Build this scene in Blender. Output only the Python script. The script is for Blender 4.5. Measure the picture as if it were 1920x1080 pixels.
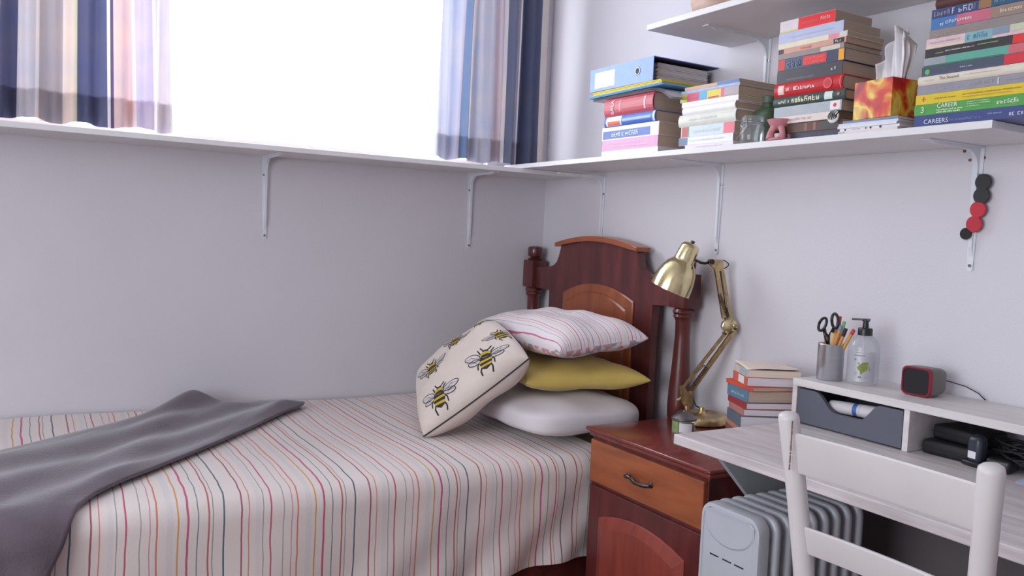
import bpy, bmesh, math, random
from mathutils import Vector, Matrix
from math import sin, cos, pi, radians
random.seed(7)
C = bpy.context.scene.collection
for o in list(bpy.data.objects): bpy.data.objects.remove(o)

# ---------------------------------------------------------------- camera
cam = bpy.data.cameras.new('camera'); co = bpy.data.objects.new('camera', cam); C.objects.link(co)
yaw, pit, rol = radians(-30.8467), radians(-3.5948), radians(2.564)
fw = Vector((-sin(yaw)*cos(pit), cos(yaw)*cos(pit), sin(pit)))
r0 = Vector((cos(yaw), sin(yaw), 0)); u0 = r0.cross(fw)
rr = r0*cos(rol)+u0*sin(rol); uu = -r0*sin(rol)+u0*cos(rol)
mw = Matrix((rr, uu, -fw)).transposed().to_4x4(); mw.translation = Vector((-2.064, -3.2039, 1.225))
co.matrix_world = mw
cam.sensor_width = 36; cam.lens = 1588.2*36/1920; cam.clip_start = 0.05
bpy.context.scene.camera = co
# ---------------------------------------------------------------- light
sc = bpy.context.scene
sc.view_settings.view_transform = 'Standard'; sc.view_settings.look = 'None'
sc.view_settings.gamma = 1; sc.view_settings.use_curve_mapping = False
sc.view_settings.exposure = 0.84
w = bpy.data.worlds.new('sky'); sc.world = w; w.use_nodes = True
bg = w.node_tree.nodes['Background']
bg.inputs[0].default_value = (0.86, 0.925, 1.0, 1); bg.inputs[1].default_value = 5.0
def portal(loc, rot, sx, sy):
    l = bpy.data.lights.new('window_portal', 'AREA'); l.shape = 'RECTANGLE'; l.size = sx; l.size_y = sy
    l.cycles.is_portal = True
    o = bpy.data.objects.new('window_portal', l); C.objects.link(o); o.location = loc; o.rotation_euler = rot
portal((-1.335, 0.16, 1.98), (radians(-90), 0, 0), 2.07, 0.94)
portal((-4.06, -2.4, 1.5), (0, radians(-90), 0), 1.6, 2.2)  # portal for the added fill window in the left wall

# ---------------------------------------------------------------- materials
MATS = {}
def srgb(c):
    return tuple(((x/255)/12.92 if x/255 <= .04045 else ((x/255+.055)/1.055)**2.4) for x in c)
def mat(name, col=(200,200,200), rough=.5, metal=0, var=0.0, vscale=20, bump=0.0, bscale=60, stretch=None, spec=.5,
        sheen=0, trans=0, coat=0, col2=None):
    if name in MATS: return MATS[name]
    m = bpy.data.materials.new(name); m.use_nodes = True; MATS[name] = m
    nt = m.node_tree; N = nt.nodes; L = nt.links; p = N['Principled BSDF']
    c = srgb(col)
    p.inputs['Base Color'].default_value = (*c, 1); p.inputs['Roughness'].default_value = rough
    p.inputs['Metallic'].default_value = metal; p.inputs['Specular IOR Level'].default_value = spec
    if sheen: p.inputs['Sheen Weight'].default_value = sheen; p.inputs['Sheen Roughness'].default_value = .4
    if coat: p.inputs['Coat Weight'].default_value = coat; p.inputs['Coat Roughness'].default_value = .15
    if trans: p.inputs['Transmission Weight'].default_value = trans
    tc = N.new('ShaderNodeTexCoord'); mp = N.new('ShaderNodeMapping'); L.new(tc.outputs['Object'], mp.inputs[0])
    if stretch: mp.inputs['Scale'].default_value = stretch
    if var or col2:
        n = N.new('ShaderNodeTexNoise'); n.inputs['Scale'].default_value = vscale; n.inputs['Detail'].default_value = 5
        L.new(mp.outputs[0], n.inputs['Vector'])
        cr = N.new('ShaderNodeValToRGB'); L.new(n.outputs[0], cr.inputs[0]); L.new(cr.outputs[0], p.inputs['Base Color'])
        e = cr.color_ramp.elements; e[0].position = .3; e[1].position = .7
        c2 = srgb(col2) if col2 else tuple(x*(1+var) for x in c)
        c1 = c if col2 else tuple(x*(1-var) for x in c)
        e[0].color = (*c1, 1); e[1].color = (*c2, 1)
    if bump:
        n2 = N.new('ShaderNodeTexNoise'); n2.inputs['Scale'].default_value = bscale; n2.inputs['Detail'].default_value = 4
        L.new(mp.outputs[0], n2.inputs['Vector'])
        b = N.new('ShaderNodeBump'); b.inputs['Strength'].default_value = bump; b.inputs['Distance'].default_value = .003
        L.new(n2.outputs[0], b.inputs['Height']); L.new(b.outputs[0], p.inputs['Normal'])
    return m
def flat(col, rough=.45):
    return mat('colour_%d_%d_%d' % tuple(col), col, rough, var=.05, vscale=40)
wall_m = mat('wall_paint', (213,208,214), .6, var=.025, vscale=2.5, bump=.25, bscale=140)
ceil_m = mat('ceiling_paint', (226,224,224), .8, var=.02)
floor_m = mat('floor_wood', (120,84,70), .45, var=.25, vscale=6, stretch=(1,12,1))
shelf_m = mat('shelf_paint', (226,222,224), .45, var=.03, vscale=8)
brk_m = mat('bracket_metal', (222,224,230), .35, var=.03, spec=.6)
screw_m = mat('screw_metal', (150,148,146), .3, 1)
frame_m = mat('window_frame_paint', (232,222,214), .4, var=.02)
mahog = mat('mahogany', (94,41,40), .28, var=.35, vscale=7, stretch=(3,3,.5), coat=.25, bump=.05)
mahog_h = mat('mahogany_top', (122,52,48), .24, var=.25, vscale=6, stretch=(1,5,3), coat=.35)
orange = mat('orange_wood', (156,84,50), .32, var=.22, vscale=6, stretch=(3,1,5), coat=.2)
orange_v = mat('orange_wood_upright', (148,78,48), .32, var=.22, vscale=6, stretch=(3,5,.7), coat=.2)
redpanel = mat('red_panel_wood', (142,64,54), .32, var=.2, vscale=6, stretch=(3,5,.7), coat=.2)
bronze = mat('bronze', (92,80,78), .35, .9, var=.2)
brass = mat('brass', (226,212,166), .20, 1, var=.10, vscale=30)
brass_d = mat('brass_aged', (206,182,136), .34, 1, var=.25, vscale=60)
darkmetal = mat('dark_metal', (70,58,52), .4, .7)
black = mat('black_plastic', (30,28,33), .35, var=.1)
blackr = mat('black_rubber', (24,22,26), .6, var=.1)
desk_m = mat('whitewashed_wood', (190,178,182), .42, vscale=6, stretch=(9,.7,9), col2=(228,219,219), bump=.05)
hutch_m = mat('whitewashed_wood_pale', (208,200,200), .42, vscale=5, stretch=(9,.8,9), col2=(226,218,217))
greypanel = mat('grey_board', (186,188,194), .5, var=.04)
drawer_m = mat('slate_drawer', (92,94,106), .5, var=.05)
chair_m = mat('worn_white_paint', (214,206,207), .4, var=.03, vscale=12, bump=.06)
wear_m = mat('bare_wood_chip', (146,124,108), .7, var=.3, vscale=200)
heater_m = mat('heater_enamel', (188,190,198), .28, var=.02)
heater_d = mat('heater_gap', (80,78,86), .5)
cream = mat('cream_cotton', (218,204,194), .85, var=.03, bump=.3, bscale=300, sheen=.2)
whitec = mat('white_cotton', (220,212,216), .85, var=.02, bump=.2, bscale=250, sheen=.2)
yellowc = mat('mustard_cotton', (208,180,96), .6, var=.06, vscale=14, bump=.2, bscale=250, sheen=.25)
throw_m = mat('taupe_fleece', (104,92,102), .95, var=.14, vscale=12, bump=.5, bscale=180, sheen=.5)
ink = mat('black_print', (44,42,44), .8)
ink_y = mat('ochre_print', (196,164,50), .8)
ink_g = mat('grey_print', (206,196,198), .85)
page_m = mat('book_pages', (188,166,148), .8, var=.16, vscale=9, stretch=(1,1,160))
page_w = mat('white_pages', (214,207,213), .8, var=.1, vscale=9, stretch=(1,1,160))
sheet_m = mat('fitted_sheet', (222,216,178), .85, var=.02)
paper_m = mat('paper', (226,222,226), .7, var=.02)
glass_m = mat('clear_glass', (238,240,240), .05, trans=.92)
def thin_glass(name, tint, mixv=.12, rough=.03, haze=.12, hcol=(236,238,240)):
    m = bpy.data.materials.new(name); m.use_nodes = True; N = m.node_tree.nodes; L = m.node_tree.links; N.clear()
    o = N.new('ShaderNodeOutputMaterial'); t = N.new('ShaderNodeBsdfTransparent'); g = N.new('ShaderNodeBsdfGlossy'); x = N.new('ShaderNodeMixShader')
    f = N.new('ShaderNodeFresnel'); f.inputs[0].default_value = 1.45; a = N.new('ShaderNodeMath'); a.operation = 'MULTIPLY_ADD'; a.inputs[1].default_value = .35; a.inputs[2].default_value = mixv; d = N.new('ShaderNodeBsdfDiffuse'); d.inputs[0].default_value = (*srgb(hcol), 1); y = N.new('ShaderNodeMixShader'); y.inputs[0].default_value = haze
    t.inputs[0].default_value = (*srgb(tint), 1); g.inputs['Roughness'].default_value = rough
    L.new(f.outputs[0], a.inputs[0]); L.new(a.outputs[0], x.inputs[0]); L.new(t.outputs[0], x.inputs[1]); L.new(g.outputs[0], x.inputs[2]); L.new(x.outputs[0], y.inputs[1]); L.new(d.outputs[0], y.inputs[2]); L.new(y.outputs[0], o.inputs[0])
    return m
glass_m = thin_glass('thin_clear_glass', (246,247,250), .03)
soap_glass = thin_glass('soap_bottle_plastic', (248,249,252), .03, .05, .22)
green_glass = thin_glass('thin_green_glass', (170,196,174), .05, .05, .35, (116,140,118))
pink_m = mat('pink_ceramic', (204,134,142), .35, var=.05)
tin = mat('brushed_steel', (190,192,198), .28, .9, var=.05, stretch=(1,1,12))

def nodes(m): return m.node_tree.nodes, m.node_tree.links, m.node_tree.nodes['Principled BSDF']
# striped cloth: painted from the cloth's own coordinate (UV.x in pattern repeats)
STR = [(0,.012,(62,86,100)),(.125,.012,(158,70,84)),(.18,.009,(210,118,96)),(.235,.035,(218,209,208)),(.283,.008,(150,150,146)),(.34,.011,(186,74,104)),
       (.433,.008,(158,152,150)),(.496,.008,(206,130,146)),(.54,.010,(206,112,90)),(.61,.045,(216,208,208)),(.68,.012,(206,150,76)),
       (.747,.013,(190,70,108)),(.82,.009,(96,118,128)),(.895,.011,(184,82,86)),(.925,.007,(140,146,136))]
def stripe_mat(name, base=(226,214,210), wob=.03):
    m = mat(name, base, .85, bump=.25, bscale=260, sheen=.15); N, L, p = nodes(m)
    tc = N.new('ShaderNodeTexCoord'); sx = N.new('ShaderNodeSeparateXYZ'); L.new(tc.outputs['UV'], sx.inputs[0])
    nz = N.new('ShaderNodeTexNoise'); nz.inputs['Scale'].default_value = 9; L.new(tc.outputs['Object'], nz.inputs['Vector'])
    a = N.new('ShaderNodeMath'); a.operation = 'MULTIPLY_ADD'; L.new(nz.outputs[0], a.inputs[0]); a.inputs[1].default_value = wob; L.new(sx.outputs[0], a.inputs[2])
    f = N.new('ShaderNodeMath'); f.operation = 'FRACT'; L.new(a.outputs[0], f.inputs[0])
    cr = N.new('ShaderNodeValToRGB'); cr.color_ramp.interpolation = 'CONSTANT'; L.new(f.outputs[0], cr.inputs[0])
    E = cr.color_ramp.elements; b = (*srgb(base), 1)
    E[0].position = 0; E[0].color = b; E.remove(E[1])
    for pos, wd, c in STR:
        c = tuple(.84*a_+.16*b_ for a_, b_ in zip(c, base))
        q = pos+.03
        e = E.new(q); e.color = (*srgb(c), 1); e = E.new(q+wd*(.95 if wd < .05 else 1)); e.color = b
    L.new(cr.outputs[0], p.inputs['Base Color'])
    return m
stripe_m = stripe_mat('striped_cotton')
stripe_p = stripe_mat('striped_pillow_cotton', (224,214,218), .045)
def voro_mat(name, cols, scale, rough=.6, noise=True, pos=None, distort=.0):
    m = mat(name, cols[0], rough); N, L, p = nodes(m)
    tc = N.new('ShaderNodeTexCoord')
    if noise:
        n = N.new('ShaderNodeTexNoise'); n.inputs['Detail'].default_value = 3; n.inputs['Distortion'].default_value = distort
    else: n = N.new('ShaderNodeTexVoronoi')
    n.inputs['Scale'].default_value = scale; L.new(tc.outputs['Object'], n.inputs['Vector'])
    cr = N.new('ShaderNodeValToRGB')
    if not noise:
        s = N.new('ShaderNodeSeparateColor'); L.new(n.outputs['Color'], s.inputs[0]); L.new(s.outputs[0], cr.inputs[0]); cr.color_ramp.interpolation = 'CONSTANT'
    else: L.new(n.outputs[0], cr.inputs[0])
    E = cr.color_ramp.elements; E.remove(E[1])
    pos = pos or [i/len(cols) for i in range(len(cols))]
    E[0].position = pos[0]; E[0].color = (*srgb(cols[0]), 1)
    for q, c in zip(pos[1:], cols[1:]): e = E.new(q); e.color = (*srgb(c), 1)
    L.new(cr.outputs[0], p.inputs['Base Color'])
    return m
floral = voro_mat('floral_cotton', [(222,210,214),(224,212,214),(204,140,140),(216,208,206),(150,150,164),(222,206,190),(196,150,156),(220,212,214)], 60, .85, noise=False)
tissue_m = voro_mat('autumn_print', [(70,14,18),(168,30,30),(208,52,34),(218,140,40),(232,206,96),(186,44,34)], 13, .3, pos=[.25,.34,.42,.48,.54,.66], distort=.5)
drink_m = voro_mat('mottled_grey_print', [(110,120,130),(180,196,204),(100,150,170),(200,200,200)], 45, .4)

# ---------------------------------------------------------------- mesh helpers
class MB:
    def __init__(s): s.bm = bmesh.new(); s.uv = None
    def face(s, vs, mi=0):
        try: f = s.bm.faces.new(vs); f.material_index = mi; return f
        except ValueError: return None
    def box(s, x0, x1, y0, y1, z0, z1, mi=0, bev=0, seg=2):
        if x0 > x1: x0, x1 = x1, x0
        if y0 > y1: y0, y1 = y1, y0
        if z0 > z1: z0, z1 = z1, z0
        v = [s.bm.verts.new((x, y, z)) for x in (x0, x1) for y in (y0, y1) for z in (z0, z1)]
        F = [s.face([v[i] for i in q], mi) for q in ((0,1,3,2),(4,6,7,5),(0,4,5,1),(2,3,7,6),(0,2,6,4),(1,5,7,3))]
        if bev:
            e = list({e for f in F for e in f.edges})
            r = bmesh.ops.bevel(s.bm, geom=e, offset=bev, segments=seg, affect='EDGES', profile=.5)
            for f in r['faces']: f.material_index = mi
        return s
    def prism(s, poly, axis, a0, a1, mi=0, bev=0):
        """poly in the two remaining axes (in xyz order), extruded along axis"""
        def P(p, a):
            l = list(p); l.insert('xyz'.index(axis), a); return l
        A = [s.bm.verts.new(P(p, a0)) for p in poly]; B = [s.bm.verts.new(P(p, a1)) for p in poly]
        n = len(poly); fa = s.face(A, mi); fb = s.face(B[::-1], mi)
        F = [fa, fb]+[s.face([A[(i+1) % n], A[i], B[i], B[(i+1) % n]], mi) for i in range(n)]
        if bev:
            e = list({e for f in (fa, fb) for e in f.edges})
            bmesh.ops.bevel(s.bm, geom=e, offset=bev, segments=2, affect='EDGES', profile=.5)
        return s
    def ring_loft(s, rings, mi=0, cap=True, closed=True):
        R = [[s.bm.verts.new(p) for p in r] for r in rings]; n = len(R[0])
        for a, b in zip(R, R[1:]):
            for i in range(n if closed else n-1): s.face([a[i], a[(i+1) % n], b[(i+1) % n], b[i]], mi)
        if cap: s.face(R[0][::-1], mi); s.face(R[-1], mi)
        return s
    def lathe(s, prof, o=(0,0,0), ax=(0,0,1), n=24, mi=0, cap=True):
        ax = Vector(ax).normalized(); t = ax.orthogonal().normalized(); b = ax.cross(t); o = Vector(o)
        s.ring_loft([[o+ax*z+(t*cos(2*pi*i/n)+b*sin(2*pi*i/n))*max(r, 1e-5) for i in range(n)] for r, z in prof], mi, cap); return s
    def cyl(s, p, q, r, n=16, mi=0, r2=None):
        p = Vector(p); q = Vector(q); d = q-p
        return s.lathe([(r, 0), (r2 if r2 is not None else r, d.length)], p, d, n, mi)
    def tube(s, pts, r, n=8, mi=0):
        pts = [Vector(p) for p in pts]; rs = r if isinstance(r, (list, tuple)) else [r]*len(pts); rings = []; ref = None
        for i, p in enumerate(pts):
            d = (pts[min(i+1, len(pts)-1)]-pts[max(i-1, 0)]).normalized()
            ref = d.orthogonal() if ref is None else (ref-d*ref.dot(d))
            ref.normalize(); b = d.cross(ref)
            rings.append([p+(ref*cos(2*pi*k/n)+b*sin(2*pi*k/n))*rs[i] for k in range(n)])
        return s.ring_loft(rings, mi)
    def grid(s, f, nu, nv, mi=0, uvf=None, u0=0., u1=1., v0=0., v1=1.):
        U = [u0+(u1-u0)*i/nu for i in range(nu+1)]; V = [v0+(v1-v0)*j/nv for j in range(nv+1)]
        G = [[s.bm.verts.new(f(u, v)) for v in V] for u in U]
        if uvf and s.uv is None: s.uv = s.bm.loops.layers.uv.new('UVMap')
        for i in range(nu):
            for j in range(nv):
                fc = s.face([G[i][j], G[i+1][j], G[i+1][j+1], G[i][j+1]], mi)
                if fc and uvf:
                    for lp, (a, b) in zip(fc.loops, ((i,j),(i+1,j),(i+1,j+1),(i,j+1))): lp[s.uv].uv = uvf(U[a], V[b])
        return s
    def rod(s, p, q, w, h, up=(0,0,1), mi=0):
        """rectangular bar from p to q"""
        p = Vector(p); q = Vector(q); d = (q-p).normalized(); sd = d.cross(Vector(up)).normalized(); u = sd.cross(d)
        return s.ring_loft([[c+sd*a*w/2+u*b*h/2 for a, b in ((-1,-1),(1,-1),(1,1),(-1,1))] for c in (p, q)], mi)
    def build(s, name, mats, parent=None, smooth=False, local=False, weld=False, angle=None, solid=0, sub=0, label=None, recalc=True):
        if weld: bmesh.ops.remove_doubles(s.bm, verts=s.bm.verts, dist=1e-5)
        if recalc: bmesh.ops.recalc_face_normals(s.bm, faces=s.bm.faces)
        me = bpy.data.meshes.new(name); s.bm.to_mesh(me); s.bm.free()
        if not isinstance(mats, (list, tuple)): mats = [mats]
        for m in mats: me.materials.append(m)
        if smooth:
            for p in me.polygons: p.use_smooth = True
            if angle is not None and hasattr(me, 'set_sharp_from_angle'): me.set_sharp_from_angle(angle=radians(angle))
        o = bpy.data.objects.new(name, me); C.objects.link(o)
        if parent:
            o.parent = parent
            if not local:
                r = parent
                while r.parent: r = r.parent
                me.transform(Matrix.Translation(-r.location))
        if solid:
            md = o.modifiers.new('thickness', 'SOLIDIFY'); md.thickness = solid; md.offset = 0
        if sub: md = o.modifiers.new('smooth', 'SUBSURF'); md.levels = md.render_levels = sub
        if label: o['label'] = label
        return o
def thing(name, label, cat, loc=(0,0,0), rotz=0, group=None):
    o = bpy.data.objects.new(name, None); C.objects.link(o); o.empty_display_size = .05
    o.location = loc; o.rotation_euler = (0, 0, rotz); o['label'] = label; o['category'] = cat
    if group: o['group'] = group
    return o
def tag(o, label, cat, group=None):
    o['label'] = label; o['category'] = cat
    if group: o['group'] = group
    return o
def struct(o): o['kind'] = 'structure'; return o
def rrect(w, h, r, n=5, cx=0, cy=0):
    P = []
    for (sx, sy, a0) in ((1,1,0),(-1,1,90),(-1,-1,180),(1,-1,270)):
        for k in range(n+1):
            a = radians(a0+90*k/n); P.append((cx+sx*(w/2-r)+r*cos(a), cy+sy*(h/2-r)+r*sin(a)))
    return P
TXT = {}
def text_polys(string, size):
    """mesh of a word, in its own xy plane, centred"""
    key = (string, size)
    if key not in TXT:
        cu = bpy.data.curves.new('lettering', 'FONT'); cu.body = string; cu.size = size; cu.align_x = 'CENTER'; cu.align_y = 'CENTER'; cu.resolution_u = 2
        o = bpy.data.objects.new('lettering', cu); C.objects.link(o)
        me = bpy.data.meshes.new_from_object(o.evaluated_get(bpy.context.evaluated_depsgraph_get()))
        TXT[key] = ([v.co.copy() for v in me.vertices], [tuple(p.vertices) for p in me.polygons])
        bpy.data.objects.remove(o); bpy.data.curves.remove(cu); bpy.data.meshes.remove(me)
    return TXT[key]
def add_text(mb, string, size, f, mi=0):
    V, F = text_polys(string, size)
    vs = [mb.bm.verts.new(f(v.x, v.y)) for v in V]
    for p in F: mb.face([vs[i] for i in p], mi)

# ---------------------------------------------------------------- room
H = 2.55
def wall_holed(name, x0, x1, z0, z1, hx0, hx1, hz0, hz1, y0, y1, m, ax='x'):
    b = MB()
    def bx(a0, a1, c0, c1):
        if ax == 'x': b.box(a0, a1, y0, y1, c0, c1)
        else: b.box(y0, y1, a0, a1, c0, c1)
    bx(x0, hx0, z0, z1); bx(hx1, x1, z0, z1); bx(hx0, hx1, z0, hz0); bx(hx0, hx1, hz1, z1)
    return struct(b.build(name, m))
wall_holed('wall_back', -4.1, 0.12, 0, H, -2.37, -.30, 1.51, 2.45, 0, .14, wall_m)
struct(MB().box(0, .12, -4.6, 0, 0, H).build('wall_right', wall_m))
wall_holed('wall_left', -4.6, 0, 0, H, -3.5, -1.3, .7, 2.3, -4.12, -4.0, wall_m, 'y')  # opening sized for the added fill window, out of view
struct(MB().box(-4.1, .12, -4.7, -4.6, 0, H).build('wall_front', wall_m))
struct(MB().box(-4.12, .12, -4.7, .14, H, H+.06).build('ceiling', ceil_m))
fl = struct(MB().box(-4.12, .12, -4.7, .14, -.06, -.012).build('floor', floor_m))
for k in range(32):
    b = MB().box(-4.1, 0, -4.6+k*.14375, -4.6+(k+1)*.14375-.003, -.012, 0, bev=.0015, seg=1)
    b.build('floor_plank', floor_m, fl, local=True)
# window: frame, one pane
wf = MB()
for a in ((-2.37,-2.32,1.51,2.45),(-.35,-.30,1.51,2.45),(-2.32,-.35,1.51,1.535),(-2.32,-.35,2.4,2.45),(-1.98,-1.93,1.535,2.4)):
    wf.box(a[0], a[1], .045, .095, a[2], a[3], bev=.004)
win = struct(wf.build('window_1', frame_m, smooth=False))
gm = bpy.data.materials.new('window_glass'); gm.use_nodes = True; n = gm.node_tree.nodes; l = gm.node_tree.links; n.clear()
out = n.new('ShaderNodeOutputMaterial'); tr = n.new('ShaderNodeBsdfTransparent'); gl = n.new('ShaderNodeBsdfGlossy'); mx = n.new('ShaderNodeMixShader')
gl.inputs['Roughness'].default_value = .02; mx.inputs[0].default_value = .05; l.new(tr.outputs[0], mx.inputs[1]); l.new(gl.outputs[0], mx.inputs[2]); l.new(mx.outputs[0], out.inputs[0])
for (a, b_) in ((-2.32,-1.98),(-1.93,-.35)): MB().box(a, b_, .068, .073, 1.535, 2.4).build('pane', gm, win, local=True)
fill_frame = MB()  # unseen window added on the left to bring fill light into the room
for a in ((-3.5,-3.45,.7,2.3),(-1.35,-1.3,.7,2.3),(-3.45,-1.35,.7,.76),(-3.45,-1.35,2.24,2.3),(-2.43,-2.37,.76,2.24)):
    fill_frame.box(-4.09, -4.04, a[0], a[1], a[2], a[3])
fill_win = struct(fill_frame.build('fill_window', frame_m))
for (a, b_) in ((-3.45,-2.43),(-2.37,-1.35)): MB().box(-4.067, -4.062, a, b_, .76, 2.24).build('pane', gm, fill_win, local=True)
struct(MB().box(-.082, -.03, -.012, 0, 1.493, H, bev=.004).build('trim_1', frame_m))
for nm, a in (('baseboard_back', (-4, 0, -.015, 0)), ('baseboard_right', (-.015, 0, -4.6, -.015))):
    struct(MB().box(*a, 0, .08, bev=.004).build(nm, shelf_m))

# ---------------------------------------------------------------- curtains
CUR = [(-2.45,(84,86,108)),(-2.25,(190,184,186)),(-2.09,(82,84,112)),(-2.045,(190,184,190)),(-1.995,(214,204,200)),(-1.988,(172,166,172)),(-1.918,(232,214,204)),
       (-1.893,(226,226,196)),(-1.880,(100,104,138)),(-1.792,(246,240,246)),(-1.780,(110,100,130)),(-1.771,(232,206,204)),(-1.716,(246,232,230)),(-1.706,(206,196,220)),
       (-1.658,(246,244,250)),(-1.645,(214,208,214)),(-1.60,(230,226,226)),
       (-.64,(202,206,222)),(-.535,(206,190,204)),(-.525,(126,148,180)),(-.468,(226,206,200)),(-.452,(184,184,196)),(-.40,(224,218,220)),(-.392,(176,174,186)),(-.36,(196,180,188)),
       (-.318,(238,234,232)),(-.308,(112,118,142)),(-.262,(150,146,158)),(-.250,(208,202,206)),(-.243,(86,92,118)),(-.135,(94,96,118))]
def curtain_mat():
    m = bpy.data.materials.new('curtain_cloth'); m.use_nodes = True; N = m.node_tree.nodes; L = m.node_tree.links; p = N['Principled BSDF']
    p.inputs['Roughness'].default_value = .9
    tc = N.new('ShaderNodeTexCoord'); sx = N.new('ShaderNodeSeparateXYZ'); L.new(tc.outputs['UV'], sx.inputs[0])
    cr = N.new('ShaderNodeValToRGB'); cr.color_ramp.interpolation = 'CONSTANT'; L.new(sx.outputs[0], cr.inputs[0])
    E = cr.color_ramp.elements; E.remove(E[1])
    for i, (x, c) in enumerate(CUR):
        t = (x+2.5)/2.5
        if i == 0: E[0].position = t; E[0].color = (*srgb(c), 1)
        else: e = E.new(t); e.color = (*srgb(c), 1)
    nz = N.new('ShaderNodeTexNoise'); nz.inputs['Scale'].default_value = 9; nz.inputs['Detail'].default_value = 2; L.new(tc.outputs['Object'], nz.inputs['Vector'])
    r2 = N.new('ShaderNodeValToRGB'); L.new(nz.outputs[0], r2.inputs[0]); r2.color_ramp.elements[0].position = .35; r2.color_ramp.elements[1].position = .68
    r2.color_ramp.elements[0].color = (.86,.86,.92,1); r2.color_ramp.elements[1].color = (1.0,.93,.9,1)
    mu = N.new('ShaderNodeMix'); mu.data_type = 'RGBA'; mu.blend_type = 'MULTIPLY'; mu.inputs[0].default_value = 1
    L.new(cr.outputs[0], mu.inputs[6]); L.new(r2.outputs[0], mu.inputs[7]); L.new(mu.outputs[2], p.inputs['Base Color'])
    t = N.new('ShaderNodeBsdfTranslucent'); L.new(mu.outputs[2], t.inputs[0]); x = N.new('ShaderNodeMixShader'); x.inputs[0].default_value = CUR_T
    L.new(p.outputs[0], x.inputs[1]); L.new(t.outputs[0], x.inputs[2]); L.new(x.outputs[0], N['Material Output'].inputs[0])
    return m
CUR_T = .15
cur_m = curtain_mat()
def curtain(x0, x1, label, edge, seed, shear=0.0):
    t = thing('curtain', label, 'curtain', ((x0+x1)/2, -.13, 1.513))
    def f(u, v, off=0, z1=2.47):
        z = 1.5135+(z1-1.5135)*v; X = x0+(x1-x0)*u
        g = (z-1.5)
        X += edge(z, u)
        Y = -.135+.020*sin(X*58+seed)+.011*sin(X*131+seed*2+g)+.006*sin(X*23-g*3)+off
        return (X, Y, z+(.006*sin(X*40+seed)+.004 if v == 0 else 0))
    uvf = lambda u, v: ((x0+(x1-x0)*u+2.5)/2.5, v)
    MB().grid(lambda u, v: f(u, v), 150, 14, uvf=uvf).build('drape', cur_m, t, smooth=True)
    MB().grid(lambda u, v: f(u, v, .004, 1.612), 150, 3, uvf=uvf).build('hem', cur_m, t, smooth=True)
    return t
curtain(-2.42, -1.585, 'striped blue and beige curtain hanging at the left side of the window', lambda z, u: -.035*(z-1.5)*(1 if u > .9 else u/.9)+(.04*(z-1.62))*(1-u)*1.2, .5)
curtain(-.632, -.135, 'striped curtain with a navy edge hanging at the right side of the window', lambda z, u: (.03*(z-1.5))*(1-u)-.02*(z-1.5)*u, 2.1)
rl = MB(); rl.cyl((-2.48, -.13, 2.485), (-.08, -.13, 2.485), .012, 12)
rod = rl.build('curtain_rail', frame_m, smooth=True, angle=40); tag(rod, 'thin white rail the two striped curtains hang from', 'curtain rail')

# ---------------------------------------------------------------- shelves and brackets
tag(MB().box(-2.6, -.001, -.275, -.001, 1.475, 1.493, bev=.002).build('wall_shelf', shelf_m), 'long white ledge shelf running under the window', 'shelf')
tag(MB().prism([(-.289,-.125),(-.289,-2.167),(-.001,-2.167),(-.001,-.10)], 'z', 1.4935, 1.511, bev=.0015).build('wall_shelf', shelf_m), 'white lower shelf on the right wall carrying the stacks of books', 'shelf')
tag(MB().box(-.356, -.001, -2.9, -1.092, 1.879, 1.897, bev=.002).build('wall_shelf', shelf_m), 'white upper shelf high on the right wall above the book stacks', 'shelf')
def bracket(axis, pos, ztop, zbot, reach, label, wd=.030, big=1.0):
    """axis 'r': on the right wall at Y=pos ; 'b': on the back wall at X=pos"""
    t = thing('shelf_bracket', label, 'bracket', (0, pos, zbot) if axis == 'r' else (pos, 0, zbot), group='white metal shelf brackets')
    def W(d, s, z):      # d: distance from wall, s: along wall
        return (-d, pos+s, z) if axis == 'r' else (pos+s, -d, z)
    b = MB(); n = 10
    # upright strip, tapering with a round end
    out = [(-wd/2, ztop), (wd/2, ztop)]+[(.0075*cos(a), zbot+.0075+.0075*sin(a)) for a in [-pi*k/8 for k in range(9)]]
    A = [b.bm.verts.new(W(.0005, s, z)) for s, z in out]; B = [b.bm.verts.new(W(.0035, s, z)) for s, z in out]
    b.face(A); b.face(B[::-1]); m_ = len(out)
    for i in range(m_): b.face([A[i], A[(i+1) % m_], B[(i+1) % m_], B[i]])
    b.build('upright', brk_m, t)
    b = MB(); out = [(.002, -wd/2), (reach, -wd*.4), (reach, wd*.4), (.002, wd/2)]
    A = [b.bm.verts.new(W(d, s, ztop)) for d, s in out]; B = [b.bm.verts.new(W(d, s, ztop-.003)) for d, s in out]
    b.face(A); b.face(B[::-1])
    for i in range(4): b.face([A[i], A[(i+1) % 4], B[(i+1) % 4], B[i]])
    b.build('arm', brk_m, t)
    # pressed rib with a curved web in the corner
    R = .045*big
    prof = [(.002, ztop-.002), (reach*.92, ztop-.002), (reach*.85, ztop-.008)]
    prof += [(.010+R-R*sin(a), ztop-.010-R+R*cos(a)) for a in [pi/2*k/8 for k in range(9)]]
    prof += [(.010, zbot+.06), (.003, zbot+.035)]
    b = MB(); A = [b.bm.verts.new(W(d, -.0045, z)) for d, z in prof]; B = [b.bm.verts.new(W(d, .0045, z)) for d, z in prof]
    b.face(A); b.face(B[::-1]); m_ = len(prof)
    for i in range(m_): b.face([A[i], A[(i+1) % m_], B[(i+1) % m_], B[i]])
    b.build('rib', brk_m, t)
    for z in (zbot+.014, ztop-.07):
        s_ = 0 if z < zbot+.02 else -.0085
        p = Vector(W(.003, s_, z)); q = Vector(W(.006, s_, z)); MB().cyl(p, q, .004, 10).build('screw', screw_m, t, smooth=True, angle=40)
    return t
bracket('r', -.432, 1.475, 1.19, .22, 'white bracket on the right wall nearest the room corner, behind the bed headboard')
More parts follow.
